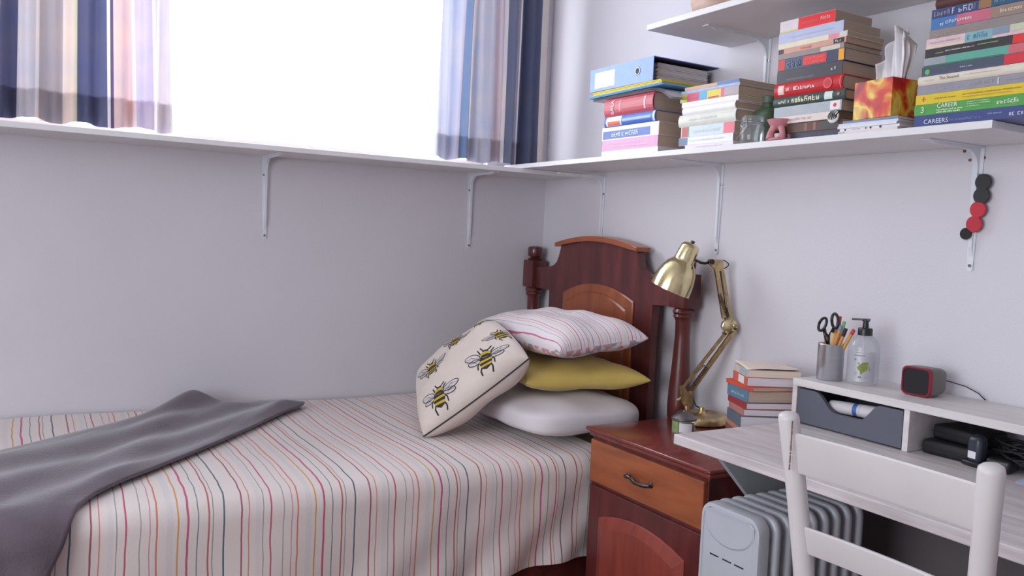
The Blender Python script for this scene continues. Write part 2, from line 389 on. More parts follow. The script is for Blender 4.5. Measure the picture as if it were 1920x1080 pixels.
bracket('r', -1.088, 1.493, 1.19, .22, 'white bracket on the right wall above the brass lamp')
bracket('r', -1.972, 1.493, 1.185, .22, 'white bracket at the right end of the lower shelf holding round magnets')
bracket('b', -1.240, 1.475, 1.167, .22, 'white bracket on the window wall under the middle of the ledge')
bracket('b', -.377, 1.475, 1.158, .22, 'white bracket on the window wall close to the corner')
bracket('r', -1.262, 1.879, 1.62, .27, 'white bracket under the left end of the upper shelf', wd=.03, big=1.2)
for i, (y, z) in enumerate(((-1.934,1.485),(-1.950,1.462),(-1.986,1.466))):
    tag(MB().cyl((-.0003,y,z), (-.0025,y,z), .0038, 10).build('wall_screw', mat('rusty_screw', (120,84,72), .6), smooth=True, angle=40), ('small rusty screw head left of the magnet bracket top','small rusty screw head close beside the magnet bracket','small rusty screw head right of the magnet bracket')[i], 'screw')
# round magnets on the last bracket
for i, (y, z, r, c, nm, lb) in enumerate(((-1.996,1.405,.0205,(34,30,34),'black','black round magnet at the top of the row on the bracket'),
        (-1.994,1.372,.0205,(34,30,34),'black','black round magnet second from the top on the bracket'),
        (-1.988,1.338,.0205,(196,34,52),'red','upper of the two red round magnets on the bracket'),
        (-1.981,1.302,.0205,(186,30,48),'red','lower of the two red round magnets on the bracket'),
        (-1.962,1.278,.0150,(30,30,34),'black','small glossy black magnet at the bottom left of the row'))):
    t = thing('magnet', lb, 'magnet', (-.01, y, z), group='round magnets on the shelf bracket')
    MB().lathe([(r*.98, 0), (r, .001), (r, .0035), (r*.94, .005), (0, .0052)], (-.0115, y, z), (-1, 0, 0), 24).build('cap', mat('gloss_%s_%d' % (nm, i), c, .25 if i > 3 else .5, coat=.3), t, smooth=True, angle=40)
    MB().cyl((-.0105, y, z), (-.0118, y, z), r*.8, 16).build('back_disc', screw_m, t)

# ---------------------------------------------------------------- bed
bed = thing('bed', 'single bed with a dark mahogany headboard standing in the room corner', 'bed', (-1.1, -.55, 0))
MB().box(-2.12, -.12, -1.035, -.03, .24, .525, bev=.04, seg=3).build('mattress', sheet_m, bed, smooth=True, angle=50)
MB().box(-2.12, -.09, -1.04, -1.012, .10, .245, bev=.004).build('side_rail', mahog, bed)
MB().box(-2.12, -.09, -.05, -.025, .10, .245, bev=.004).build('side_rail', mahog, bed)
for k in range(9): MB().box(-2.05+k*.23, -1.97+k*.23, -1.01, -.05, .222, .24).build('slat', orange, bed)
fb = MB().box(-2.15, -2.11, -1.03, -.03, .1, .5, bev=.006).build('footboard', mahog, bed)
for y in (-1.02, -.045): MB().box(-2.17, -2.10, y-.03, y+.03, 0, .53, bev=.006).build('leg', mahog, bed)
# headboard
out = [(.055,1.0),(.055,1.088),(.185,1.094),(.215,1.102),(.238,1.118),(.252,1.142),(.258,1.168),(.262,1.186)]
arc = [(.262+(.764-.262)*k/14, 1.186+.028*sin(pi*k/14)) for k in range(1, 14)]
out = out+arc+[(1.026-y, z) for y, z in out[:8][::-1]]
out = out[:-1]+[(.985,1.0)]
hb_poly = out+[(.862,1.0),(.862,.34),(.192,.34),(.192,1.0)]
hb = MB().prism([(-y, z) for y, z in hb_poly], 'x', -.078, -.044, bev=.003).build('headboard', mahog, bed)
cp = MB()
def crest(y0, y1, z0, dz, amp):
    n_ = 18; return [(-(y0+(y1-y0)*k/n_), z0+amp*sin(pi*k/n_)) for k in range(n_+1)]
lo = crest(.246, .780, 1.184, 0, .030); hi = crest(.243, .783, 1.200, 0, .034)
cp.prism(lo+hi[::-1], 'x', -.100, -.030, bev=.004); cp.build('crest_cap', orange, hb)
def arch(y0, y1, z0, z1, rise, n_=16):
    return [(-y0, z0)]+[(-(y0+(y1-y0)*k/n_), z1+rise*4*(k/n_)*(1-k/n_)) for k in range(n_+1)]+[(-y1, z0)]
pn = MB()
def arch_ring(i, x): return [(x, y, z) for y, z in arch(.300+i, .762-i, .52+i, .998-i, .050)]
pn.ring_loft([arch_ring(0, -.078), arch_ring(0, -.083), arch_ring(.004, -.086), arch_ring(.030, -.092), arch_ring(.034, -.090), arch_ring(.040, -.095)])
pn.build('raised_panel', orange_v, hb)
def post(y):
    b = MB(); x = -.062
    b.box(x-.037, x+.037, y-.039, y+.039, 1.0, 1.118, bev=.004)
    b.lathe([(.030,1.118),(.033,1.124),(.022,1.128),(.020,1.131),(.030,1.135),(.033,1.142),(.033,1.168),(.030,1.175),(.018,1.179),(0,1.180)], (x, y, 0), n=20)
    b.lathe([(.030,1.0),(.036,.992),(.038,.985),(.033,.978),(.036,.970),(.030,.962),(.027,.955),(.026,.90),(.031,.80),(.037,.72),(.039,.66),(.037,.62),(.028,.60),(.035,.59),(.035,.575)], (x, y, 0), n=20)
    b.box(x-.036, x+.036, y-.038, y+.038, 0, .575, bev=.004)
    return b.build('post', mahog, hb, smooth=True, angle=35)
post(-.040); post(-1.012)
MB().box(-.075, -.05, -.98, -.07, .30, .42, bev=.003).build('lower_rail', mahog, hb)

# bedspread: point on the cloth at bed length X and girth s (0 at the wall)
YE, ZT, RC = -1.082, .548, .055
def bed_pt(X, s, off=0.0):
    L1 = -YE-RC                       # flat part ends here
    sag = .012*math.exp(-((X+1.5)/.5)**2)*0
    k = max(0, min(1, (X+1.5)/1.0))   # creases grow towards the pillows end
    if s < L1:
        y = -s; z = ZT-.010*(s/L1)**6+.003*sin(X*9+s*4)+.004*sin(s*8); ny, nz = 0, 1
    elif s < L1+RC*pi/2:
        a = (s-L1)/RC; y = -L1-RC*sin(a); z = ZT-.010-RC*(1-cos(a))+.003*sin(X*9+s*4)*(cos(a))+.004*sin(s*8)*cos(a); ny, nz = -sin(a), cos(a)
    else:
        d = s-L1-RC*pi/2; y = YE; z = ZT-.010-RC-d; ny, nz = -1, 0
        y += -.004*sin(X*17+d*9)*min(1, d*6)-.006*sin(X*31+1)*min(1, d*5)*k-.010*k*sin((X+d*.75)*30)*min(1, d*4)+.012*k*min(1, d*5)
    if s < .02: z -= .0
    return Vector((X, y+ny*off, z+nz*off))
SH = 1.027+RC*pi/2+.278
sp = MB()
def sp_f(u, v):
    X = -2.62+(2.62-.395)*u; s = .012+(SH-.012)*v
    if v > .999: s += .004*sin(X*14)
    p = bed_pt(X, s)
    if X > -.47 and s > 1.03: p.z += (X+.47)*.0; p.y += (X+.47)*.25
    return p
sp.grid(sp_f, 260, 120, uvf=lambda u, v: ((-2.62+(2.62-.395)*u+1.952-.341*.03+.014*sin(v*9)*.4)/.3418+7, v))
spread = sp.build('bedspread', stripe_m, smooth=True)
tag(spread, 'white bedspread with thin coloured stripes covering the bed', 'bedspread')

# fleece throw lying across the foot of the bed, hanging over the side
lower = [(-1.085,.150),(-1.20,.26),(-1.33,.40),(-1.45,.53),(-1.573,.665),(-1.70,.80),(-1.80,.90),(-1.88,.985),(-1.925,1.055),(-1.955,1.12),(-1.985,1.18),(-2.02,1.25),(-2.05,1.36),(-2.06,1.46)]
upper = [(-1.50,.015),(-1.56,.075),(-1.68,.19),(-1.80,.29),(-1.93,.39),(-2.07,.50),(-2.22,.62),(-2.36,.76),(-2.47,.88),(-2.52,1.0),(-2.55,1.1),(-2.57,1.2),(-2.58,1.34),(-2.58,1.46)]
def interp(P, t):
    t *= len(P)-1; i = min(int(t), len(P)-2); f = t-i; return P[i][0]*(1-f)+P[i+1][0]*f, P[i][1]*(1-f)+P[i+1][1]*f
def th_f(u, v):
    if u < .05: v = .5+(v-.5)*(.80+.20*(1-(1-u/.05)**2)**.5)
    a = interp(lower, u); b = interp(upper, u)
    X = a[0]+(b[0]-a[0])*v; s = a[1]+(b[1]-a[1])*v
    edge = min(1, min(u*14, v*9, (1-v)*9)+.15)
    hgt = .014+edge*(.006+.010*max(0, sin(v*8+u*5+1))*.8+.012*max(0, sin(u*16+v*7))**2+.008*sin(v*17-u*12)*.6)
    hgt += .030*math.exp(-((u-.06)/.05)**2)*math.exp(-((v-.80)/.22)**2)*edge+.010*math.exp(-((v-.85)/.1)**2)
    if s > 1.05: hgt += .022*(1+sin(X*34+.6))*min(1, (s-1.05)*5)
    p = bed_pt(X, max(s, .03), max(hgt, .008))
    if p.y > -.022: p.y = -.022
    return p
tb = MB().grid(th_f, 110, 60)
throw = tb.build('throw_blanket', throw_m, smooth=True, solid=.008)
tag(throw, 'grey brown fleece throw lying diagonally across the foot of the bed', 'blanket')

# ---------------------------------------------------------------- pillows
def pillow_fn(A, B, D, th, thb=None, k=.07, pw=.42, sag=None, droop=0, Cn=None, rd=0):
    """A, B, D: corners (A->B = u, A->D = v); th: height of the upper face, thb of the lower"""
    A, B, D = Vector(A), Vector(B), Vector(D); eu = B-A; ev = D-A; n = eu.cross(ev).normalized()
    thb = th if thb is None else thb
    Cn = B+ev if Cn is None else Vector(Cn)
    def f(u, v, side=1, off=0.0):
        a, b = 2*u-1, 2*v-1
        a2 = a*(1-k*(1-b*b)); b2 = b*(1-k*(1-a*a))
        a2, b2 = a2*(1-rd*b**6), b2*(1-rd*a**6)
        h = (max(0, 1-a**4)*max(0, 1-b**4))**pw
        h *= 1+.05*sin(a*7+b*3)+.04*sin(b*9-a*5)
        h *= .82+.18*(1-max(abs(a), abs(b)))
        edge = (max(0, 1-a**2)*max(0, 1-b**2))
        p_, q_ = (a2+1)/2, (b2+1)/2; p = (A*(1-p_)+B*p_)*(1-q_)+(D*(1-p_)+Cn*p_)*q_
        p = p+n*(side*(th if side > 0 else thb)*h+off*side)
        if droop: p.z -= droop*(1-edge)**2*(abs(a)*abs(b))
        if sag: p.z += sag(a, b)
        return p
    return f
def pillow_mesh(f, nu, nv, uvf=None, mi2=1):
    b = MB()
    g = lambda t: .5-.5*cos(pi*t)*(1-.0)
    b.grid(lambda u, v: f(g(u), g(v), 1), nu, nv, 0, uvf and (lambda u, v: uvf(g(u), g(v))))
    b.grid(lambda u, v: f(g(u), g(v), -1), nu, nv, mi2, uvf and (lambda u, v: uvf(g(u), g(v))))
    return b
t = thing('pillow', 'plain white pillow at the bottom of the pillow pile', 'pillow', (-.4, -.7, .55))
f1 = pillow_fn((-.64,-1.00,.622), (-.175,-1.015,.626), (-.60,-.36,.618), .064, .064, k=.0, rd=.13, pw=.27, Cn=(-.12,-.36,.622))
pillow_mesh(f1, 40, 40, mi2=0).build('pillow_body', whitec, t, smooth=True, weld=True)
t = thing('cushion', 'mustard yellow cushion between the white and the striped pillow', 'cushion', (-.45, -.85, .69))
f2 = pillow_fn((-.575,-.83,.732), (-.185,-1.005,.752), (-.50,-.40,.748), .062, .055, k=.07, pw=.40, Cn=(-.11,-.50,.745))
pillow_mesh(f2, 40, 40, mi2=0).build('cushion_body', yellowc, t, smooth=True, weld=True)
t = thing('pillow', 'striped pillow with a floral underside on top of the pillow pile', 'pillow', (-.45, -.75, .82))
f3 = pillow_fn((-.552,-.985,.855), (-.245,-1.050,.904), (-.530,-.36,.862), .094, .054, k=.05, pw=.40, Cn=(-.12,-.34,.862))
pillow_mesh(f3, 44, 50, uvf=lambda u, v: (u*1.75+.3+v*.08, v)).build('pillow_body', [stripe_p, floral], t, smooth=True, weld=True)

# bee cushion
t = thing('cushion', 'cream cushion printed with bees leaning on the pillow pile', 'cushion', (-.7, -.55, .56))
A, B = Vector((-.893,-.724,.556)), Vector((-.605,-.889,.826)); Cc = Vector((-.560,-.580,.914)); D = Vector((-.755,-.375,.70))
f4 = pillow_fn(A, B, D, .072, .095, k=-.05, pw=.40, Cn=Cc)
pillow_mesh(f4, 44, 44, mi2=0).build('cushion_body', cream, t, smooth=True, weld=True)
pb = MB(); loop = []
for (a, b, c, d) in ((0,0,1,0),(1,0,1,1),(1,1,0,1),(0,1,0,0)):
    loop += [f4(a+(c-a)*k/24, b+(d-b)*k/24) for k in range(24)]
pb.tube(loop+[loop[0]], .0026, 6).build('piping', ink, t, smooth=True)
def bee(cx, cy, s, rot=0.0, squash=1):
    """a printed bee in the cushion's own coordinates, laid on its cloth"""
    b = MB(); ca, sa = cos(rot), sin(rot)
    def P(x, y, lift=.0012):
        u = min(.985, max(.015, cx+(x*ca-y*sa)*s)); v = min(.985, max(.015, cy+(x*sa+y*ca)*s)); return f4(u, v, 1, lift)
    def ell(x, y, rx, ry, mi, y0=-1, y1=1, lift=.0012):
        n_ = 10
        for k in range(n_):
            ya, yb = y0+(y1-y0)*k/n_, y0+(y1-y0)*(k+1)/n_
            wa, wb = (max(0, 1-ya*ya))**.5, (max(0, 1-yb*yb))**.5
            xs = [-1,-.5,0,.5,1]
            for i in range(4):
                q = [(xs[i]*wa, ya), (xs[i+1]*wa, ya), (xs[i+1]*wb, yb), (xs[i]*wb, yb)]
                b.face([b.bm.verts.new(P(x+a*rx, y+c*ry, lift)) for a, c in q], mi)
    def line(pts, wd, mi=0, lift=.0014):
        for (xa, ya), (xb, yb) in zip(pts, pts[1:]):
            d = Vector((xb-xa, yb-ya)); 
            if d.length < 1e-6: continue
            d.normalize(); nx, ny = -d.y*wd/2, d.x*wd/2
            b.face([b.bm.verts.new(P(x, y, lift)) for x, y in ((xa+nx,ya+ny),(xb+nx,yb+ny),(xb-nx,yb-ny),(xa-nx,ya-ny))], mi)
    for sx in (-1, 1):      # wings: grey tint, ink outline and veins
        for (wx, wy, rx, ry, ang) in ((.52,.20,.34,.17,.45),(.46,-.04,.24,.13,.1)):
            el = []
            for k in range(19):
                a = 2*pi*k/18; x0, y0 = rx*cos(a), ry*sin(a); el.append((sx*(wx+x0*cos(ang)-y0*sin(ang)), wy+x0*sin(ang)+y0*cos(ang)))
            b.face([b.bm.verts.new(P(x, y, .0009)) for x, y in el[:-1]], 2)
            line(el, .032)
            line([(sx*.14, .05), (sx*wx, wy+.02), (sx*(wx+rx*.7), wy+rx*.4*sin(ang))], .014)
            line([(sx*(wx-.1), wy-.08), (sx*(wx+.05), wy+.10)], .012)
    ell(0, -.18, .25, .36, 0)
    ell(0, -.18, .255, .365, 1, -.05, .22, .0017); ell(0, -.18, .25, .36, 1, -.62, -.36, .0017)
    ell(0, .17, .19, .17, 1, lift=.0016); ell(0, .10, .17, .08, 0, lift=.0018); ell(0, .36, .11, .08, 0)
    for sx in (-1, 1):
        line([(sx*.07,.40),(sx*.16,.52),(sx*.20,.62)], .05); line([(sx*.18,.20),(sx*.24,.36),(sx*.30,.48)], .05)
        line([(sx*.20,-.10),(sx*.34,-.24),(sx*.34,-.42)], .05); line([(sx*.16,-.34),(sx*.24,-.52),(sx*.20,-.72)], .06)
    return b.build('bee_print', [ink, ink_y, ink_g], t, recalc=False)
for a in ((.73,.20,.225,-.30),(.27,.16,.215,-.25),(.26,.62,.20,.0),(.56,.80,.19,-.3),(.92,.47,.17,.2),(.86,.90,.15,-.5)): bee(*a)

# ---------------------------------------------------------------- bedside cabinet
ns = thing('bedside_cabinet', 'reddish wooden bedside cabinet with an orange drawer beside the bed', 'cabinet', (-.26, -1.35, 0))
MB().box(-.488, -.03, -1.612, -1.100, .05, .612, bev=.003).build('body', mahog, ns)
MB().box(-.492, -.03, -1.616, -1.096, 0, .06, bev=.004).build('plinth', mahog, ns)
tp = MB(); tp.box(-.506, -.02, -1.630, -1.082, .628, .640, bev=.005, seg=3); tp.box(-.498, -.02, -1.622, -1.090, .612, .629, bev=.006, seg=3)
tp.build('top', mahog_h, ns, smooth=True, angle=30)
dr = MB().box(-.500, -.478, -1.605, -1.106, .474, .604, bev=.003).build('drawer', orange, ns)
hd = MB(); pts = []
for k in range(17):
    a = k/16; y = -1.292-.112*a; pts.append((-.510-.014*sin(pi*a)-.002*sin(a*4*pi), y, .538+.004*sin(a*2*pi)))
hd.tube(pts, [.004+.003*abs(sin(k/16*pi*3)) for k in range(17)], 8)
for y in (-1.298, -1.398): hd.lathe([(.010,0),(.009,.003),(.004,.006),(.004,.012)], (-.499, y, .538), (-1,0,0), 12)
hd.build('handle', bronze, dr, smooth=True)
dn = MB().box(-.497, -.48, -1.605, -1.106, .065, .462, bev=.003).build('door', mahog, ns)
pn = MB()
def arch2(i, x): return [(x, y, z) for y, z in arch(1.165+i, 1.548-i, .11+i, .372-i, .036)]
pn.ring_loft([arch2(0, -.495), arch2(0, -.500), arch2(.004, -.503), arch2(.026, -.511), arch2(.032, -.513)])
pn.build('raised_panel', redpanel, dn)

# ---------------------------------------------------------------- brass desk lamp
lp = thing('desk_lamp', 'brass swing arm lamp with a bell shade standing on the bedside cabinet', 'lamp', (-.115, -1.165, .64))
b = MB().lathe([(.078,0),(.084,.004),(.084,.018),(.080,.026),(.070,.029),(.062,.024),(.030,.025),(.016,.030),(.010,.036),(.009,.05)], (-.108, -1.175, .64), n=36)
base = b.build('base', brass_d, lp, smooth=True, angle=50)
R_ = rr; U_ = uu; F_ = fw                       # the lamp's arms swing in one upright plane facing into the room
R_ = Vector((.859,-.510,.0)).normalized(); U_ = Vector((0,0,1)); F_ = U_.cross(R_)
piv = Vector((-.140,-1.148,.705))
def LP(x, z, d=0.0): return Vector((-.146,-1.134,.722))+R_*x+U_*z+F_*d
# clamp bracket over the base
cl = MB()
for s_ in (-1, 1):
    out = [LP(-.022,.028,s_*.010), LP(-.010,.036,s_*.010), LP(.026,-.014,s_*.010), LP(.018,-.034,s_*.010), LP(-.006,-.030,s_*.010), LP(-.016,-.006,s_*.010)]
    cl.ring_loft([out, [p+F_*.002 for p in out]])
cl.cyl(LP(.006,-.030,0), LP(.010,-.062,0), .008, 12); cl.cyl(LP(.002,-.024,-.012), LP(.002,-.024,.012), .006, 10)
cl.cyl(LP(-.026,-.016,0), LP(.0,.0,0), .004, 8)
cl.build('clamp', brass_d, lp, smooth=True, angle=40)
def arm(p0, p1, q0, q1, name='arm'):
    a = MB()
    for s_ in (-.007, .007): a.rod(p0+F_*s_, p1+F_*s_, .005, .013, U_)
    a.rod(q0, q1, .009, .010, U_)
    return a.build(name, brass_d, lp)
E1 = LP(.140,.236); 
arm(LP(.010,.006), LP(.146,.222), LP(-.012,.024), LP(.120,.214))
arm(LP(.112,.262), LP(.072,.446), LP(.134,.258), LP(.092,.440))
MB().tube([LP(.112+(.072-.112)*k/12+.011, .262+(.446-.262)*k/12) for k in range(13)], .002, 6).build('tension_rod', darkmetal, lp)
def spring(p, q, n_=16, r=.0045):
    s = MB(); d = q-p; pts = []
    x = d.normalized().orthogonal(); y = d.normalized().cross(x)
    for k in range(n_*8+1): a = 2*pi*k/8; pts.append(p+d*k/(n_*8)+(x*cos(a)+y*sin(a))*r)
    return s.tube(pts, .0012, 5).build('spring', darkmetal, lp, smooth=True)
spring(LP(-.012,.030,.012), LP(.058,.104,.012)); spring(LP(.012,.020,-.012), LP(.062,.100,-.012))
spring(LP(.128,.262,.012), LP(.100,.330,.012)); spring(LP(.122,.268,-.012), LP(.088,.340,-.012))
ej = MB(); ej.lathe([(.022,-.013),(.025,-.011),(.025,.011),(.022,.013)], LP(.130,.236), F_, 24)
for x, z in ((.112,.262),(.134,.258),(.120,.214),(.146,.222),(.148,.240)): ej.cyl(LP(x, z, -.016), LP(x, z, .016), .0055, 10)
ej.build('elbow_joint', brass, lp, smooth=True, angle=40)
for x, z in ((.112,.262),(.116,.212),(.148,.230)): MB().cyl(LP(x, z, -.0185), LP(x, z, .0185), .0035, 8).build('bolt', darkmetal, lp, smooth=True, angle=40)
hj = MB()
out = [(.050,.438),(.060,.452),(.096,.452),(.098,.420),(.078,.412),(.066,.424)]
for s_ in (-.012, .010): hj.ring_loft([[LP(x, z, s_) for x, z in out], [LP(x, z, s_+.002) for x, z in out]])
hj.build('head_joint', brass_d, lp)
MB().lathe([(.009,-.016),(.009,.016)], LP(.058,.444), F_, 12).build('knob', darkmetal, lp, smooth=True, angle=40)
MB().tube([LP(.010,.446), LP(.024,.440), LP(.040,.438), LP(.058,.444)], .0045, 8).build('swivel', darkmetal, lp, smooth=True)
# shade
top = LP(-.006,.502); ax = (LP(-.066,.350)-top).normalized(); ax = (ax+F_*.10).normalized()
prof = [(.010,.000),(.022,.003),(.029,.009),(.0315,.018),(.0345,.058),(.0345,.063),(.039,.067),(.050,.080),(.058,.098),(.064,.122),(.067,.145),(.068,.168)]
inn = [(r-.0015, z) for r, z in prof[::-1][:-2]]+[(.012,.010)]
shd = MB().lathe(prof+inn, top, ax, 40).build('shade', brass, lp, smooth=True, angle=60)
MB().cyl(top-ax*.008, top+ax*.002, .0065, 12).build('switch', darkmetal, shd, smooth=True, angle=40)
MB().lathe([(.012,.03),(.014,.05),(.024,.085),(.028,.105),(.022,.128),(.008,.138),(0,.139)], top, ax, 20).build('bulb', mat('frosted_bulb', (236,234,228), .3), lp, smooth=True)
loop = [LP(.094+.018*sin(pi*k/12)+.004, .452-.030*k/12) for k in range(13)]
MB().tube(loop, .0016, 6).build('cable_loop', black, lp, smooth=True)
MB().tube([LP(.026,-.010), LP(.036,-.030), LP(.060,-.044), LP(.078,-.060), LP(.084,-.074), LP(.075,-.080,.01)], .0022, 6).build('cable', black, lp, smooth=True)

# candle jar
t = thing('candle_jar', 'small glass candle jar with a metal lid in front of the lamp base', 'jar', (-.285, -1.285, .64))
jc = (-.285, -1.285, .64)
MB().lathe([(.033,0),(.036,.003),(.036,.044),(.033,.048)], jc, n=28, cap=False).build('glass', glass_m, t, smooth=True, angle=50)
MB().lathe([(.032,.0055),(.032,.034),(0,.034)], jc, n=24).build('wax', mat('olive_wax', (138,140,96), .5, var=.2, vscale=40), t, smooth=True, angle=50)
MB().lathe([(.037,.046),(.039,.047),(.039,.052),(.034,.056),(.024,.064),(.012,.068),(.006,.070),(.005,.074),(0,.075)], jc, n=28).build('lid', mat('pewter', (120,116,116), .35, .8), t, smooth=True, angle=30)
lb = MB(); lb.ring_loft([[(jc[0]+.0366*cos(a), jc[1]+.0366*sin(a), z) for a in [radians(205+k*8) for k in range(9)]] for z in (.652,.680)], cap=False, closed=False)
lb.build('label', paper_m, t, smooth=True)
lb = MB(); lb.ring_loft([[(jc[0]+.0366*cos(a), jc[1]+.0366*sin(a), z) for a in [radians(160+k*8) for k in range(6)]] for z in (.650,.682)], cap=False, closed=False)
lb.build('leaf_print', mat('leaf_green', (128,150,84), .6, var=.3, vscale=60), t, smooth=True)

# ---------------------------------------------------------------- books
WH, BK = (232,228,230), (36,34,38)
def book(loc, L, D, T, col, label, group, rot=0.0, bulge=0.0, prints=(), pages=None, cat='book', name='book', board=.0022, hang=.003):
    """lying flat; spine faces -x, its left end is at +y. prints use y from the left end, z from the bottom (metres)"""
    t = thing(name, label, cat, loc, rot, group)
    y0, y1 = L/2, -L/2
    if bulge:
        n = 6; o_ = [(bulge*(1-4*(k/n-.5)**2), T*k/n) for k in range(n+1)]
        outer = [(D, 0)]+[(-x+bulge*0, z) for x, z in o_]+[(D, T)]
        inner = [(D, board)]+[(-x+board, board+(T-2*board)*k/n) for k, (x, z) in enumerate(o_)]+[(D, T-board)]
    else:
        outer = [(D, 0), (0, 0), (0, T), (D, T)]; b_ = board*.5; inner = [(D, b_), (b_, b_), (b_, T-b_), (D, T-b_)]
    b = MB()
    V = [[[b.bm.verts.new((x, y, z)) for x, z in P] for P in (outer, inner)] for y in (y0, y1)]
    m_ = len(outer)
    for i in range(m_-1):
        b.face([V[0][0][i], V[0][0][i+1], V[1][0][i+1], V[1][0][i]]); b.face([V[0][1][i+1], V[0][1][i], V[1][1][i], V[1][1][i+1]])
        for s in (0, 1): b.face([V[s][0][i], V[s][0][i+1], V[s][1][i+1], V[s][1][i]])
    for i in (0, m_-1): b.face([V[0][0][i], V[0][1][i], V[1][1][i], V[1][0][i]])
    b.build('cover', flat(col, .4), t, local=True)
    e = hang if bulge else .0006; bb = board*1.02 if bulge else board*.52
    MB().box(bb, D-e*1.2, y1+e, y0-e, bb, T-bb).build('pages', pages or page_m, t, local=True)
    if prints:
        b = MB(); cols = []
        def ci(c):
            if c not in cols: cols.append(c)
            return cols.index(c)
        def xs(z): return -(bulge*(1-4*(min(max(z/T, 0), 1)-.5)**2) if bulge else 0)
        def patch(a0, a1, c0, c1, c, lift=.0003):
            k = ci(c); n = 4 if bulge else 1
            for i in range(n):
                za, zb = c0+(c1-c0)*i/n, c0+(c1-c0)*(i+1)/n
                b.face([b.bm.verts.new((xs(z)-lift, y0-y, z)) for y, z in ((a0,za),(a1,za),(a1,zb),(a0,zb))], k)
        for pi_, p in enumerate(prints):
            if p[0] == 'r': patch(*p[1:], lift=.0003+.00015*pi_)
            elif p[0] == 't':
                _, s_, y, z, size, c = p; k = ci(c)
                add_text(b, s_, size, lambda X, Y: (xs(z+Y)-.0026, y0-(y+X), z+Y), k)
            elif p[0] == 'v':
                _, s_, y, z, size, c = p; k = ci(c)
                add_text(b, s_, size, lambda X, Y: (xs(z+X)-.0022, y0-(y-Y), z+X), k)
            elif p[0] == 's':      # small lettering, too blurred to read
                _, a0, a1, z, h, c = p; a = a0; rnd = random.Random(int(a0*1e4)+int(z*1e5)+len(label))
                while a < a1-.001:
                    wd = rnd.uniform(.42, .75)*h; q = rnd.choice((.72, .72, 1)); lf = .0008+.00015*pi_; e = min(a+wd, a1); sw = .17*h; z_ = z-h/2
                    if h < .004: patch(a, e, z_, z_+h*q, c, lf)
                    else:      # one illegible letter: an upright and a few strokes
                        patch(a, a+sw, z_, z_+h*q, c, lf)
                        if rnd.random() < .6: patch(e-sw, e, z_, z_+h*q*rnd.choice((.5, 1)), c, lf)
                        for q2 in rnd.sample((0, .42, .83), 2): patch(a+sw, e-sw*.2, z_+h*q*q2, z_+h*q*q2+sw*.9, c, lf)
                    a += wd+h*(.2 if rnd.random() < .82 else .7)
            elif p[0] == 'd':
                _, y, z, r, c = p; k = ci(c)
                b.face([b.bm.verts.new((xs(z)-.0006-.00015*pi_, y0-y+r*cos(2*pi*i/16), z+r*sin(2*pi*i/16))) for i in range(16)], k)
        b.build('spine_print', [flat(c, .45) for c in cols], t, local=True, recalc=False)
    return t
def stack(x, ytop, z, items, group, depth):
    for it in items:
        ya, yb, T, col, label, o = it
        D = o.pop('D', depth); dx = o.pop('dx', 0); rot = o.pop('rot', 0)
        book((x+dx, (ya+yb)/2, z), ya-yb, D, T, col, label, group, rot=radians(rot), **o); z += T+.0003
    return z
Z0 = 1.5115
# left stack under the ring binder
g1 = 'books in the left stack on the lower shelf'
zz = stack(-.28, 0, Z0, [
 (-.787,-1.086,.017,WH,'plain white book at the bottom of the left shelf stack, under the pink book',dict(pages=page_w)),
 (-.789,-1.084,.036,(216,150,192),'pink book with faint white lettering low in the left shelf stack',dict(prints=[('s',.01,.21,.023,.008,(240,214,232)),('s',.06,.25,.011,.005,(238,206,226))])),
 (-.785,-1.086,.044,(232,222,228),'white book with a blue band and white title in the left shelf stack',dict(prints=[('r',.005,.258,.004,.031,(86,112,176)),('s',.055,.20,.018,.014,(226,232,244)),('r',.20,.258,.005,.030,(86,112,190)),('r',.262,.296,.003,.032,(240,236,238))])),
 (-.800,-1.070,.036,(72,104,186),'thick blue book with a red and white label on the left of its spine',dict(bulge=.006,prints=[('r',.012,.095,.003,.034,(228,226,236)),('r',.02,.088,.004,.018,(222,110,84)),('r',.1,.25,.014,.022,(150,176,226)),('r',.258,.268,.002,.034,(214,222,240))])),
 (-.797,-1.057,.060,(190,74,88),'thick dusty red book with a white upright logo, topmost of the left stack books',dict(bulge=.008,prints=[('v','SALA',.050,.029,.022,(240,232,232)),('r',.085,.093,.014,.052,(214,140,148)),('r',.215,.224,.010,.050,(224,180,186)),('r',.01,.25,.054,.056,(214,120,130))])),
], g1, .205)
def sheetstack(name, label, cat, x0, x1, y0, y1, z, T, col, n, rot=0, dogear=0, grp=None):
    t = thing(name, label, cat, ((x0+x1)/2, (y0+y1)/2, z), radians(rot), grp)
    b = MB(); W, L = (x1-x0)/2, (y0-y1)/2
    for k in range(n):
        za = T*k/n; r = random.Random(k+int(T*1e4)); dx, dy = r.uniform(-.003,.003), r.uniform(-.003,.003)
        if dogear:
            b.grid(lambda u, v: (-W+2*W*u+dx, -L+2*L*v+dy, za+.0006-dogear*(max(0, .25-v)/.25)**2*(1-.3*u)), 4, 12)
            b.grid(lambda u, v: (-W+2*W*u+dx, -L+2*L*v+dy, za-dogear*(max(0, .25-v)/.25)**2*(1-.3*u)), 4, 12)
        else: b.box(-W+dx, W+dx, -L+dy, L+dy, za, za+T/n*.85)
    b.build('sheets', flat(col, .6), t, local=True)
    return t
zf = zz
sheetstack('paper_bundle', 'pale lilac envelopes drooping over the end of the left stack, under the blue folder', 'papers', -.290, -.05, -.725, -1.160, zf+.002, .010, (214,212,220), 5, rot=-2, dogear=.040)
sheetstack('folder', 'light blue paper folder lying under the yellow folder', 'folder', -.293, -.05, -.705, -1.120, zf+.013, .007, (128,182,216), 3, rot=-2)
